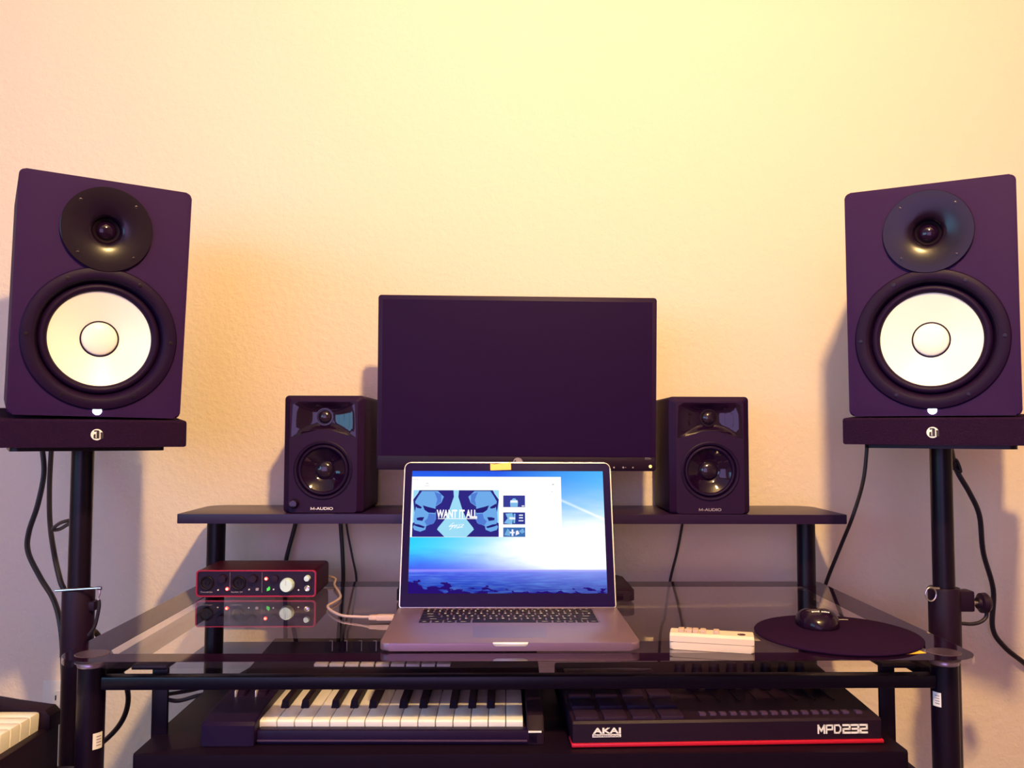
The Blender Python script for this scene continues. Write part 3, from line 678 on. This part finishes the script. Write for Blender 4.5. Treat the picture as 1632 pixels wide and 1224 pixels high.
TH = ((.1672, .1874), (.1376, .1580), (.1162, .1322)); TX0, TX1 = -.0077, .0297
for q, (z0, z1) in enumerate(TH):
    ui('video_thumbnail', [R_(TX0, TX1, z0, z1)], ((58, 62, 150), (48, 58, 148), (62, 112, 180))[q], 1, 1)
    W_, H_ = TX1-TX0, z1-z0
    def tp(x, zz): return (TX0+x*W_, z0+zz*H_)
    if q == 0:
        ui('thumbnail_figure', [[tp(.33, .02), tp(.66, .02), tp(.68, .45), tp(.55, .75), tp(.45, .75), tp(.31, .45)]], (130, 190, 235), 1, 2)
        ui('thumbnail_caption', [[tp(.33, .38), tp(.66, .38), tp(.66, .58), tp(.33, .58)], [tp(.85, .05), tp(.97, .05), tp(.97, .14), tp(.85, .14)]], (245, 250, 255), 1, 3)
    elif q == 1:
        ui('thumbnail_figure', [[tp(.03, .1), tp(.40, .0), tp(.46, .55), tp(.42, .95), tp(.10, .9), tp(.2, .5)], [tp(.46, .1), tp(.54, .1), tp(.56, .9), tp(.48, .9)]], (130, 190, 235), 1, 2)
        ui('thumbnail_caption', [[tp(.28, .42), tp(.55, .40), tp(.55, .58), tp(.28, .60)], [tp(.72, .72), tp(.90, .72), tp(.90, .82), tp(.72, .82)], [tp(.72, .50), tp(.90, .50), tp(.90, .60), tp(.72, .60)], [tp(.70, .26), tp(.92, .26), tp(.92, .34), tp(.70, .34)]], (240, 248, 255), 1, 3)
    else:
        ui('thumbnail_figure', [[tp(.05, .2), tp(.2, .9), tp(.35, .5), tp(.3, .1)], [tp(.7, .6), tp(.9, .9), tp(.98, .5), tp(.85, .35)]], (120, 175, 225), 1, 2)
        ui('thumbnail_caption', [[tp(.30, .38), tp(.52, .38), tp(.52, .54), tp(.30, .54)], [tp(.38, .1), tp(.46, .1), tp(.46, .8), tp(.38, .8)], [tp(.56, .15), tp(.74, .35), tp(.66, .7), tp(.58, .62)]], (250, 245, 255), 1, 3)
b = new(); prism(b, [(-.0300, .2318), (.0060, .2330), (.0055, .2462), (-.0030, .2452), (-.0120, .2440), (-.0180, .2432), (-.0240, .2428), (-.0302, .2440)], -.0012, -.0007)
obj('camera_tape', b, M['tape'], lid)['label'] = 'torn yellow tape over the camera'

# ------------------------------------------------------------------ flat black box behind the laptop
t = thing('equipment_box', 'low flat black box lying behind the laptop', 'electronics box', (.008, 1.541, G+.0005), (0, 0, math.radians(1.1)))
b = new(); prism(b, rpts(-.211, .211, 0, .185, (.03, .03, .012, .012), 8), .003, .0215, axis='z', bev=.003); obj('case', b, M['dark'], t)
b = new(); box(b, -.19, .19, -.0006, .002, .006, .0165, .0005); obj('front_panel', b, M['gloss'], t)
for sx in (-.18, .18):
    for yy in (.02, .165): obj('rubber_foot', cyl(new(), (sx, yy, 0), (sx, yy, .004), .007, 16), M['black'], t)

# ------------------------------------------------------------------ red audio interface
t = thing('audio_interface', 'red two channel audio interface with lit red lights under the shelf', 'audio interface', (-.4622, 1.5793, G+.0005), (0, 0, math.radians(1.2)))
b = new(); prism(b, rpts(-.1080, .1080, .0025, .0505, .0065), .004, .119, bev=.001); obj('case', b, M['red_dark'], t)
b = new(); o1 = rpts(-.1080, .1080, .0025, .0505, .0065); i1 = rpts(-.1055, .1055, .0050, .0482, .0050); rr = []
for pts, yy in ((o1, .005), (o1, 0), (i1, 0), (i1, .004)): rr.append([b.verts.new((q[0], yy, q[1])) for q in pts])
for A, B_ in zip(rr, rr[1:]):
    for i in range(len(A)): j = (i+1) % len(A); b.faces.new((A[i], A[j], B_[j], B_[i]))
bmesh.ops.recalc_face_normals(b, faces=b.faces[:]); obj('front_rim', b, M['red'], t)['label'] = 'bright red rim'
b = new(); prism(b, rpts(-.1058, .1058, .0048, .0484, .005), .0018, .005); fp = obj('front_panel', b, M['panel'], t)
for x in (-.0885, -.0310):
    b = new(); lathe(b, [(.0125, .002), (.0125, -.0015), (.0112, -.0028), (.0098, -.0022), (.0092, .0012), (.0048, .0014), (.0044, -.0006), (.0030, -.0006), (.0028, .0014), (0, .0014)], x, .0275, 40); obj('input_socket', b, M['black'], t)
for x in (-.0600, -.0047):
    b = new(); lathe(b, [(.0078, .002), (.0074, -.006), (.0066, -.0075), (0, -.0075)], x, .0355, 32); kn = obj('gain_knob', b, M['dark'], t)
b = new(); lathe(b, [(.0070, .002), (.0066, -.004), (0, -.0048)], .0335, .0352, 28); obj('mix_knob', b, M['dark'], t)
b = new(); lathe(b, [(.0128, .002), (.0124, -.006), (.0110, -.0105), (.0104, -.0112), (0, -.0112)], .0565, .0240, 48); mk = obj('monitor_knob', b, M['knob_white'], t); mk['label'] = 'large pale silver knob'
b = new(); box(b, .0558, .0564, -.0116, -.0110, .0245, .0335); obj('pointer_or_glint', b, M['grey_print'], mk)
b = new(); lathe(b, [(.0055, .002), (.0053, -.006), (.0046, -.0078), (0, -.0078)], .0925, .0362, 32); obj('headphone_knob', b, M['knob_white'], t)
b = new(); lathe(b, [(.0056, .002), (.0054, -.0012), (.0042, -.0020), (.0027, -.0012), (.0025, .0016), (0, .0016)], .0925, .0175, 32); obj('headphone_jack', b, M['chrome'], t)
for x, z, m_, r in ((-.0520, .0168, 'led_red', .0030), (.0178, .0350, 'led_red', .0030)):
    b = new(); lathe(b, [(0, -.0012), (r*.8, -.0010), (r, .0004), (r, .002)], x, z, 24); l_ = obj('warning_light', b, M[m_], t); l_['label'] = 'lit red light'
    b = new(); lathe(b, [(0, -.0016), (r*.62, -.0014), (r*.66, -.0008)], x, z, 20); obj('light_core', b, M['led_red_core'], l_)
b = new(); prism(b, [(.0198, .0128), (.0248, .0146), (.0252, .0186), (.0236, .0214), (.0214, .0190), (.0196, .0178)], -.0006, .002); obj('usb_light', b, M['led_green'], t)['label'] = 'lit green light'
for x, z in ((-.0680, .0150), (-.0122, .0158), (.0318, .0160), (.0768, .0148)):
    b = new(); lathe(b, [(0, -.0012), (.0012, -.0012), (.0015, .001)], x, z, 16); obj('switch', b, M['dim_dot'], t)
b = new(); prism(b, rpts(-.0002, .0050, .0138, .0186, .0012), -.0012, .002, bev=.0004); obj('phantom_button', b, M['grey_print'], t)
b = new(); prism(b, R_(-.0478, -.0474, .014, .0465), .0016, .0020); prism(b, R_(.0100, .0104, .010, .0465), .0016, .0020)
obj('panel_lines', b, M['grey_print'], fp)
obj('maker_lettering', words('Focusrite', -.0995, -.0785, .0098, .0128, .0018), M['grey_print'], fp)
obj('model_lettering', words('Scarlett 2i4', -.0448, -.0245, .0098, .0128, .0018), M['grey_print'], fp)
for sx in (-.09, .09):
    for yy in (.02, .105): obj('rubber_foot', cyl(new(), (sx, yy, 0), (sx, yy, .003), .006, 16), M['black'], t)

# ------------------------------------------------------------------ cream remote
a, c_ = at_z(1067, 1035, 0), at_z(1203, 1043, 0); yaw = math.atan2(c_.y-a.y, c_.x-a.x); LN = (c_-a).length
t = thing('remote_control', 'cream remote control with five rubber keys lying on the glass', 'remote control', (a.x, a.y, G), (0, 0, yaw))
b = new(); prism(b, rpts(0, LN, 0, .037, .005), .0005, .0105, axis='z', bev=.0016); obj('lower_case', b, M['cream'], t)
b = new(); prism(b, rpts(.0006, LN-.0006, .0006, .0364, .005), .0095, .0125, axis='z'); obj('seam_line', b, M['seam'], t)
b = new(); pf = [(0, .0112), (.0005, .019), (.004, .0225), (.033, .0225), (.0365, .019), (.037, .0112)]
prism(b, pf, 0, LN, axis='x', bev=.002)
uc = obj('upper_case', b, M['cream'], t)
for x in (.016, .0265, .0355, .0460, .0640):
    b = new(); box(b, x-.0042, x+.0042, .008, .024, .021, .0268, .0012); obj('rubber_key', b, M['cream_key'], t)
b = new(); lathe(b, [(.0058, .0222), (.0054, .0230), (.0048, .0227), (0, .0226)], LN-.017, .0135, 28, axis='z'); obj('sensor_hole', b, mat('dark_red_window', (.05, .012, .02, 1), .2), t)

# ------------------------------------------------------------------ mouse mat, mouse, paper
mc = Vector((.4855, 1.306, G))
t = thing('mouse_pad', 'round black mouse pad on the glass under the mouse', 'mouse pad', mc, (0, 0, math.radians(-8)))
b = new(); pr = [(0, .0052), (.1150, .0052), (.1175, .0044), (.1187, .0030), (.1180, .0012), (.1145, .0004), (0, .0004)]
lathe(b, pr, 0, 0, 96, axis='z', sz=1.07); obj('cloth_mat', b, M['mat_cloth'], t)
def scribble(cx, cy, z, w, h, n, bend=0):
    b = new(); x = -w/2
    for i in range(n):
        cw = w/n*.72; dy = -bend*(2*(x+cw/2)/w)**2
        if i == n//2 and bend: x += w/n; continue
        box(b, cx+x, cx+x+cw, cy+dy-h/2, cy+dy+h/2*(1.3 if i % 4 == 0 else .9), z, z+.0002); x += w/n
    return b
q = at_z(1343.5, 987.5, .0052)-mc
obj('mat_print', scribble(0, 0, .0053, .017, .0034, 7), M['white'], t, loc=Matrix.Rotation(math.radians(8), 3, 'Z') @ Vector((q.x, q.y, 0)), rot=(0, 0, math.radians(6)))
q = at_z(1310, 1003, .0055)
t = thing('computer_mouse', 'glossy black computer mouse resting on the round pad', 'computer mouse', (.4650, 1.312, G+.0054), (0, 0, math.radians(-12)))
def mouse_body():
    b = new(); nu, nv = 28, 14; rows_ = []
    for i in range(nu+1):
        s = i/nu; yy = .092*s
        wd = .0300*(1-abs(2*s-1)**3.2)**.5*(1-.08*math.cos(2*PI*s)); hh = (.0235*(math.sin(PI*min(1, max(0, s*.86+.16)))**.62))*(1-abs(2*s-1)**5)**.5+.002
        row = []
        for j in range(nv+1):
            a = PI*j/nv; row.append(b.verts.new((-wd*math.copysign(abs(math.cos(a))**.75, math.cos(a)), yy, .001+hh*math.sin(a)**.8)))
        rows_.append(row)
    for A, B_ in zip(rows_, rows_[1:]):
        for j in range(nv): b.faces.new((A[j], A[j+1], B_[j+1], B_[j]))
        b.faces.new((A[nv], A[0], B_[0], B_[nv]))
    bmesh.ops.remove_doubles(b, verts=b.verts[:], dist=1e-5); bmesh.ops.recalc_face_normals(b, faces=b.faces[:]); return b
obj('body', mouse_body(), mat('black_mouse_shell', (.010, .003, .015, 1), .16, spec=.2), t)
obj('palm_print', scribble(0, 0, 0, .026, .0026, 11, .0016), M['white'], t, loc=(.002, .0210, .0248), rot=(math.radians(25), 0, 0))
b = new(); tube(b, [(0, .100, .012), (.01, .13, .012), (.03, .15, .006)], .0015) if False else lathe(b, [(0, 0), (.0035, 0), (.0035, .004), (0, .004)], 0, .022, 20, axis='x', mtx=Matrix.Translation((-.002, .070, -.006)))
obj('scroll_wheel', b, M['rubber'], t)
b = new(); P = [at_z(1437, 1043.5, 0), at_z(1476, 1041.5, 0), at_z(1458, 1034.5, 0)]
cx = sum((p_ for p_ in P), Vector())/3
prism(b, [(p_.x-cx.x, p_.y-cx.y) for p_ in P], .0002, .0008, axis='z')
tag(obj('sticky_note', b, M['paper'], None, loc=(cx.x, cx.y, G)), 'orange paper corner poking out beside the mouse pad', 'paper note')

# ------------------------------------------------------------------ keyboard with piano keys on the tray
def piano_keys(root, x0, ztop, yf, n, white_len=.140, kh=.0105):
    KW = .0239
    for i in range(n):
        b = new(); xa = x0+i*KW+.0006; xb = x0+(i+1)*KW-.0006
        pf = [(yf, ztop-kh*.55), (yf, ztop-.0022), (yf+.002, ztop-.0004), (yf+.006, ztop), (yf+white_len, ztop), (yf+white_len, ztop-.0098), (yf+.004, ztop-.0098), (yf+.001, ztop-.0098)]
        prism(b, pf, xa, xb, axis='x', bev=.0006, seg=1); obj('white_key', b, M['ivory'], root)
        if i < n-1 and i % 7 in (0, 1, 3, 4, 5):
            off = {0: -.0022, 1: .0022, 3: -.0026, 4: 0, 5: .0026}[i % 7]; xc = x0+(i+1)*KW+off
            b = new(); h_ = .0115; ya = yf+.050
            pts = [(xc-.0058, 0), (xc+.0058, 0), (xc+.0046, h_), (xc-.0046, h_)]
            t_ = [b.verts.new((p_[0], ya if p_[1] == 0 else ya+.006, ztop-.001+p_[1])) for p_ in pts]; u_ = [b.verts.new((p_[0], yf+white_len, ztop-.001+p_[1])) for p_ in pts]
            b.faces.new(t_); b.faces.new(u_[::-1])
            for k_ in range(4): b.faces.new((t_[k_], t_[(k_+1) % 4], u_[(k_+1) % 4], u_[k_]))
            bmesh.ops.recalc_face_normals(b, faces=b.faces[:]); bmesh.ops.bevel(b, geom=b.edges[:], offset=.0009, segments=2, affect='EDGES')
            obj('black_key', b, M['key'], root)
t = thing('midi_keyboard', 'dark keyboard with white piano keys on the tray under the glass', 'midi keyboard', (0, .014, TZ), (0, 0, math.radians(.4)))
Z0 = -TZ+G
def kz(z): return z+Z0                                              # heights given below the glass
KX0, KX1, KYF = -.3335, .025, 1.182
b = new(); box(b, -.402, .053, 1.182, 1.52, kz(-.1155), kz(-.100), .002); box(b, KX0-.003, KX1+.003, 1.335, 1.52, kz(-.101), kz(-.080), .002)
pf = [(1.322, kz(-.085)), (1.322, kz(-.073)), (1.335, kz(-.071)), (1.515, kz(-.058)), (1.522, kz(-.064)), (1.522, kz(-.085))]
prism(b, pf, -.402, .053, axis='x', bev=.002)
bd = obj('body', b, M['kb_dark'], t)
b = new(); box(b, -.332, .045, 1.166, 1.184, kz(-.1160), kz(-.0975), .002); obj('front_lip', b, M['kb_body'], t)
b = new(); box(b, -.331, .030, 1.1640, 1.168, kz(-.1120), kz(-.1095), .0008); obj('lip_ridge', b, M['step'], t)  # lighter lilac paints in the highlight along the ridge
b = new(); pf = [(1.158, kz(-.1155)), (1.158, kz(-.089)), (1.163, kz(-.085)), (1.20, kz(-.081)), (1.325, kz(-.073)), (1.325, kz(-.1155))]
prism(b, pf, -.404, -.3325, axis='x', bev=.003); obj('wheel_block', b, M['kb_body'], t)
b = new(); pf = [(1.166, kz(-.1155)), (1.166, kz(-.098)), (1.185, kz(-.083)), (1.325, kz(-.074)), (1.325, kz(-.1155))]
prism(b, pf, .0295, .053, axis='x', bev=.003); obj('end_cheek', b, M['kb_dark'], t)
b = new(); box(b, .0315, .0490, 1.1652, 1.1664, kz(-.1000), kz(-.0978)); obj('cheek_highlight', b, M['white'], t)  # white strip painted as the bright highlight on the cheek front
for x in (-.380, -.351):
    b = new(); lathe(b, [(0, x-.007), (.0215, x-.007), (.0232, x-.005), (.0232, x+.005), (.0215, x+.007), (0, x+.007)], 1.268, kz(-.092), 40, axis='x'); wh = obj('pitch_wheel', b, M['rubber'], t)
    b = new(); box(b, x-.0072, x-.0050, 1.247, 1.263, kz(-.080), kz(-.0690), .0008, mtx=None); obj('wheel_rim', b, M['alu_bright'], wh)
piano_keys(t, KX0, kz(-.0892), KYF, 15)
for i in range(9):
    x = -.291+i*.0242
    b = new(); box(b, x-.0107, x+.0107, 1.372, 1.386, kz(-.072), kz(-.0640), .001); obj('button', b, M['ivory'], t)
for i in range(8):
    x = -.2945+i*.0243
    b = new(); lathe(b, [(0, kz(-.064)), (.0085, kz(-.064)), (.0078, kz(-.046)), (.0068, kz(-.0445)), (0, kz(-.0445))], x, 1.452, 28, axis='z'); kn = obj('knob', b, M['rubber'], t)
    b = new(); box(b, x+.0066, x+.0078, 1.4435, 1.4448, kz(-.062), kz(-.045)); box(b, x+.0022, x+.0078, 1.4435, 1.4448, kz(-.0456), kz(-.0445)); obj('pointer_or_glint', b, M['alu_bright'], kn)  # bright hook painted on as the highlight of the knob edge
obj('panel_print', words('USB keyboard', -.375, -.345, 1.40, 1.405, kz(-.0640), axis='z'), M['grey_print'], bd) if False else None

# ------------------------------------------------------------------ pad controller on the tray
t = thing('pad_controller', 'black pad controller with red stripe along its front edge', 'pad controller', (.2915, 1.1796, TZ), (0, 0, math.radians(2.87)))
W2 = .2105
b = new(); pf = [(.001, .004), (0, .031), (.003, .0340), (.06, .0365), (.236, .050), (.240, .046), (.240, .004)]
prism(b, pf, -W2, W2, axis='x', bev=.003); obj('body', b, M['kb_dark'], t)
b = new(); box(b, -W2-.001, W2+.001, -.0025, .03, .0015, .0062, .001); obj('red_stripe', b, M['red_strip'], t)
def panel_z(y): return .0340+(y-.003)*.0655
for r_ in range(4):
    for q in range(4):
        x0 = -.2055+q*.0385; y0 = .006+r_*.039; z = panel_z(y0)
        b = new(); box(b, x0, x0+.0318, y0, y0+.032, z-.003, z+.0042, .0015); obj('drum_pad', b, M['pad_rubber'], t)
for i in range(16):
    x0 = -.0345+i*.01418+(.004 if i == 15 else 0); y0 = .016; z = panel_z(y0)
    b = new(); box(b, x0, x0+.0088, y0, y0+.010, z-.003, z+.0030, .0008); obj('step_button', b, M['step'], t)
for i in range(8):
    x0 = -.0300+i*.0272; y0 = .105; z = panel_z(y0)
    b = new(); box(b, x0+.0085, x0+.0105, y0-.045, y0+.03, z-.001, z+.0006); sl_ = obj('fader_slot', b, M['black'], t)
    b = new(); box(b, x0, x0+.019, y0, y0+.010, z+.002, z+.0130, .0012); box(b, x0+.008, x0+.011, y0+.003, y0+.007, z-.001, z+.003); fc = obj('fader_cap', b, M['dark'], t)
    b = new(); lathe(b, [(0, panel_z(.185)-.002), (.0085, panel_z(.185)-.002), (.0075, panel_z(.185)+.015), (0, panel_z(.185)+.016)], x0+.0095, .185, 24, axis='z'); obj('knob', b, M['dark'], t)
b = new(); box(b, -.2, -.06, .17, .225, panel_z(.2)-.004, panel_z(.2)+.001, .001); obj('display_window', b, M['gloss'], t)
# lettering on the front edge
obj('maker_lettering', words('AKAI', -.1830, -.1455, .0186, .0262, -.0004, bold=.035), M['white'], t)
b = new(); box(b, -.1835, -.1452, -.0004, .0008, .0138, .0176); pl_ = obj('maker_plate', b, M['white'], t)
obj('plate_lettering', words('PROFESSIONAL', -.1822, -.1465, .0146, .0168, -.0004, .0003, bold=.01), M['logo_black'], pl_)
b = new(); X = .1222; s_ = .0112; hz = .0100
let = {'M': [((0, 0), (0, 1)), ((0, 1), (.5, .25)), ((.5, .25), (1, 1)), ((1, 1), (1, 0))], 'P': [((0, 0), (0, 1)), ((0, 1), (1, 1)), ((1, 1), (1, .45)), ((1, .45), (0, .45))],
       'D': [((0, 0), (0, 1)), ((0, 1), (.72, 1)), ((.72, 1), (1, .72)), ((1, .72), (1, .28)), ((1, .28), (.72, 0)), ((.72, 0), (0, 0))], '2': [((0, 1), (1, 1)), ((1, 1), (1, .5)), ((1, .5), (0, .5)), ((0, .5), (0, 0)), ((0, 0), (1, 0))],
       '3': [((0, 1), (1, 1)), ((1, 1), (1, 0)), ((1, 0), (0, 0)), ((.1, .5), (1, .5))]}
for i, ch in enumerate('MPD232'):
    strokes(b, let[ch], .0020 if i < 3 else .0025, X+(i*s_ if i < 3 else 3*s_+.0008+(i-3)*.0118), .0152, .0082 if i < 3 else .0088, hz, -.0002, .0005)
obj('model_lettering', b, M['white'], t)

# ------------------------------------------------------------------ second piano keyboard at the edge of the photo, on its table
t = thing('digital_piano', 'black piano keyboard with long white keys set across the desk end', 'digital piano', (-.667, 1.2435, G-.190), (0, 0, PI/2))
def pz(z): return z+.190
b = new(); box(b, -.40, .035, -.012, .32, 0.0005, pz(-.120), .004); box(b, -.40, .0, .150, .32, pz(-.122), pz(-.070), .004); obj('body', b, M['kb_dark'], t)
b = new(); pf = [(-.014, pz(-.122)), (-.014, pz(-.102)), (-.006, pz(-.094)), (.06, pz(-.086)), (.15, pz(-.070)), (.15, pz(-.122))]; prism(b, pf, .003, .035, axis='x', bev=.003); obj('end_cheek', b, M['kb_dark'], t)
for i in range(15):
    b = new(); pf = [(.004, pz(-.121)), (0, pz(-.1205)), (-.001, pz(-.0985)), (0, pz(-.0955)), (.004, pz(-.095)), (.148, pz(-.095)), (.148, pz(-.121))]
    prism(b, pf, -(i+1)*.0235+.0005, -i*.0235-.0005, axis='x', bev=.0008, seg=1); obj('white_key', b, M['ivory'], t)
for i in (0, 1, 3, 4, 5, 7, 8, 10, 11, 12):
    b = new(); box(b, -(i+1)*.0235-.006, -(i+1)*.0235+.006, .052, .148, pz(-.096), pz(-.083), .0015); obj('black_key', b, M['key'], t)
t = thing('keyboard_table', 'black table holding the piano keyboard beside the desk', 'table', (-.80, 1.04, 0))
b = new(); box(b, -.24, .16, -.40, .26, G-.215, G-.190, .003); obj('table_top', b, M['shelf'], t)
for sx in (-.22, .14):
    for yy in (-.38, .24): b = new(); box(b, sx-.016, sx+.016, yy-.016, yy+.016, 0, G-.2145, .002); obj('leg', b, M['metal_black'], t)

# ------------------------------------------------------------------ cords
def cord(name, label, pts, r, m='cord', group=None, ties=()):
    b = new(); tube(b, pts, r); o = tag(obj(name, b, M[m]), label, 'cord', group)
    for P in ties:
        b = new(); tube(b, P, .0032, 8); obj('cable_tie', b, M['cord'], o)
    return o
def path(lst): return [at_y(x, y, d) for x, y, d in lst]
cord('power_cord', 'black cord bulging out beside the pole under the speaker over the red interface', [Vector((-.870, 1.652, G+.37)), Vector((-.915, 1.700, G+.345))] + path([(66, 690, 1.745), (67.5, 715, 1.74), (70, 755, 1.72), (60, 805, 1.70), (46, 848, 1.68), (45, 880, 1.66), (64, 920, 1.63), (86, 957, 1.60), (97, 1000, 1.575), (101, 1060, 1.57), (103, 1150, 1.56)]) + [Vector((-.80, 1.62, .2)), Vector((-.82, 1.72, .02))], .0050)
cord('signal_cable', 'black cord running straight down beside the pole, clipped to it by a tie', [Vector((-.800, 1.694, G+.37)), Vector((-.880, 1.735, G+.34))] + path([(84, 690, 1.745), (82, 715, 1.74), (79, 770, 1.70), (79.5, 830, 1.64), (86, 880, 1.58), (96, 925, 1.555), (104, 945, 1.55), (112, 985, 1.55), (146, 1003, 1.55), (160, 1018, 1.56), (185, 1058, 1.58), (200, 1088, 1.60), (204, 1120, 1.62), (192, 1153, 1.64), (164, 1183, 1.66), (120, 1215, 1.7)]) + [Vector((-.86, 1.76, .02))], .0048,
     ties=[path([(127, 828, 1.523), (112, 829, 1.527), (95, 834, 1.56), (84, 844, 1.60), (96, 843, 1.58), (112, 834, 1.53), (127, 833, 1.524)])])
cord('signal_cable', 'black cord curving from the mouse pad end speaker down behind the glass corner', [Vector((.765, 1.730, G+.38)), Vector((.745, 1.765, G+.345))] + path([(1384, 690, 1.76), (1382, 710, 1.76), (1376, 765, 1.76), (1360, 820, 1.74), (1340, 870, 1.78), (1318, 925, 1.81), (1309, 960, 1.82), (1300, 1010, 1.825), (1296, 1100, 1.825)]) + [Vector((.62, 1.82, .03))], .0038)
cord('power_cord', 'black cord looping away from the mouse pad end stand along the wall', [Vector((.860, 1.682, G+.38)), Vector((.885, 1.76, G+.345))] + path([(1510, 690, 1.79), (1515, 712, 1.77), (1524, 748, 1.74), (1545, 785, 1.74), (1561, 822, 1.75), (1567, 880, 1.77), (1583, 940, 1.805), (1582, 1000, 1.82), (1600, 1030, 1.825), (1634, 1058, 1.832), (1700, 1110, 1.835), (1730, 1400, 1.83), (1730, 1500, 1.83)]), .0052,
     ties=[path([(1516, 738, 1.735), (1524, 733, 1.735), (1531, 752, 1.735), (1519, 745, 1.735), (1528, 738, 1.74)])])
cord('signal_cable', 'thin black cord slanting down behind the red interface', path([(486, 775, 1.820), (478, 800, 1.83), (470, 838, 1.832), (462, 868, 1.834), (456, 893, 1.834), (452, 930, 1.834), (455, 1010, 1.834)]) + [Vector((-.47, 1.835, .03))], .0045, group='cords behind the raised shelf')
cord('power_cord', 'black cord hanging straight down from the shelf beside the white cord', path([(538, 770, 1.820), (541, 800, 1.832), (543, 838, 1.834), (546, 885, 1.834), (547, 930, 1.834), (545, 1020, 1.834)]) + [Vector((-.35, 1.835, .03))], .0042, group='cords behind the raised shelf')
cord('usb_cord', 'thin black cord slanting down between red interface and laptop', path([(548, 778, 1.819), (549, 800, 1.828), (553, 842, 1.830), (561, 885, 1.832), (568, 928, 1.832), (560, 990, 1.832), (552, 1060, 1.832)]) + [Vector((-.33, 1.83, .03))], .0022, group='cords behind the raised shelf')
cord('signal_cable', 'thin black cord slanting down under the speaker without knob', path([(1098, 775, 1.820), (1092, 800, 1.83), (1087, 838, 1.832), (1079, 880, 1.834), (1068, 925, 1.834), (1060, 980, 1.834), (1050, 1060, 1.834)]) + [Vector((.30, 1.835, .03))], .0028, group='cords behind the raised shelf')
cord('usb_cord', 'black cord sagging in a loop beside the keyboard tray', [Vector((-.36, 1.560, G-.095)), Vector((-.42, 1.585, G-.100))] + path([(345, 1098, 1.56), (310, 1110, 1.55), (283, 1117, 1.545), (262, 1113, 1.54), (252, 1108, 1.56), (262, 1107, 1.58), (300, 1101, 1.61), (332, 1094, 1.64), (360, 1093, 1.70)]) + [Vector((-.52, 1.78, G-.35)), Vector((-.53, 1.79, .02))], .0035)
b = new(); pts = [Vector((-.385, 1.722, G+.018)), Vector((-.372, 1.748, G+.014)), Vector((-.350, 1.735, G+.010))] + [at_z(x, y, z) for x, y, z in ((533, 932, .006), (541, 945, .004), (542, 953, .004), (532, 960, .004), (522.5, 966, .004), (529, 974, .004), (545, 981, .005), (570, 983, .006), (592, 983.5, .0075))]
tube(b, pts, .0022); o = tag(obj('usb_cord', b, M['usb']), 'beige cord curling from the red interface to the laptop', 'cord')
p0 = at_z(588, 983.5, .0075)
b = new(); xe = -.1800; ye = p0.y
box(b, p0.x, p0.x+.016, ye-.0055, ye+.0055, G+.0035, G+.0105, .0015); box(b, p0.x+.013, min(xe, p0.x+.04), ye-.0065, ye+.0065, G+.003, G+.0112, .001)
obj('usb_plug', b, M['usb'], o)

# ------------------------------------------------------------------ camera and light
world = bpy.data.worlds.new('room_world'); bpy.context.scene.world = world; world.use_nodes = True
world.node_tree.nodes['Background'].inputs[0].default_value = (.16, .2, .5, 1); world.node_tree.nodes['Background'].inputs[1].default_value = .3
cd = bpy.data.cameras.new('camera'); cd.sensor_width = 36; cd.lens = FPX/1632*36; cd.clip_start = .02
co = bpy.data.objects.new('camera', cd); C.objects.link(co)
mw = Matrix.Identity(4)
for i in range(3): mw[i][0], mw[i][1], mw[i][2] = _r[i], _u[i], -_f[i]
mw.translation = CAM; co.matrix_world = mw
sc = bpy.context.scene; sc.camera = co
vs = sc.view_settings; vs.view_transform = 'Standard'; vs.look = 'None'; vs.exposure = 0; vs.gamma = 1; vs.use_curve_mapping = False
sc.cycles.max_bounces = 12; sc.cycles.transparent_max_bounces = 16; sc.cycles.sample_clamp_indirect = 6
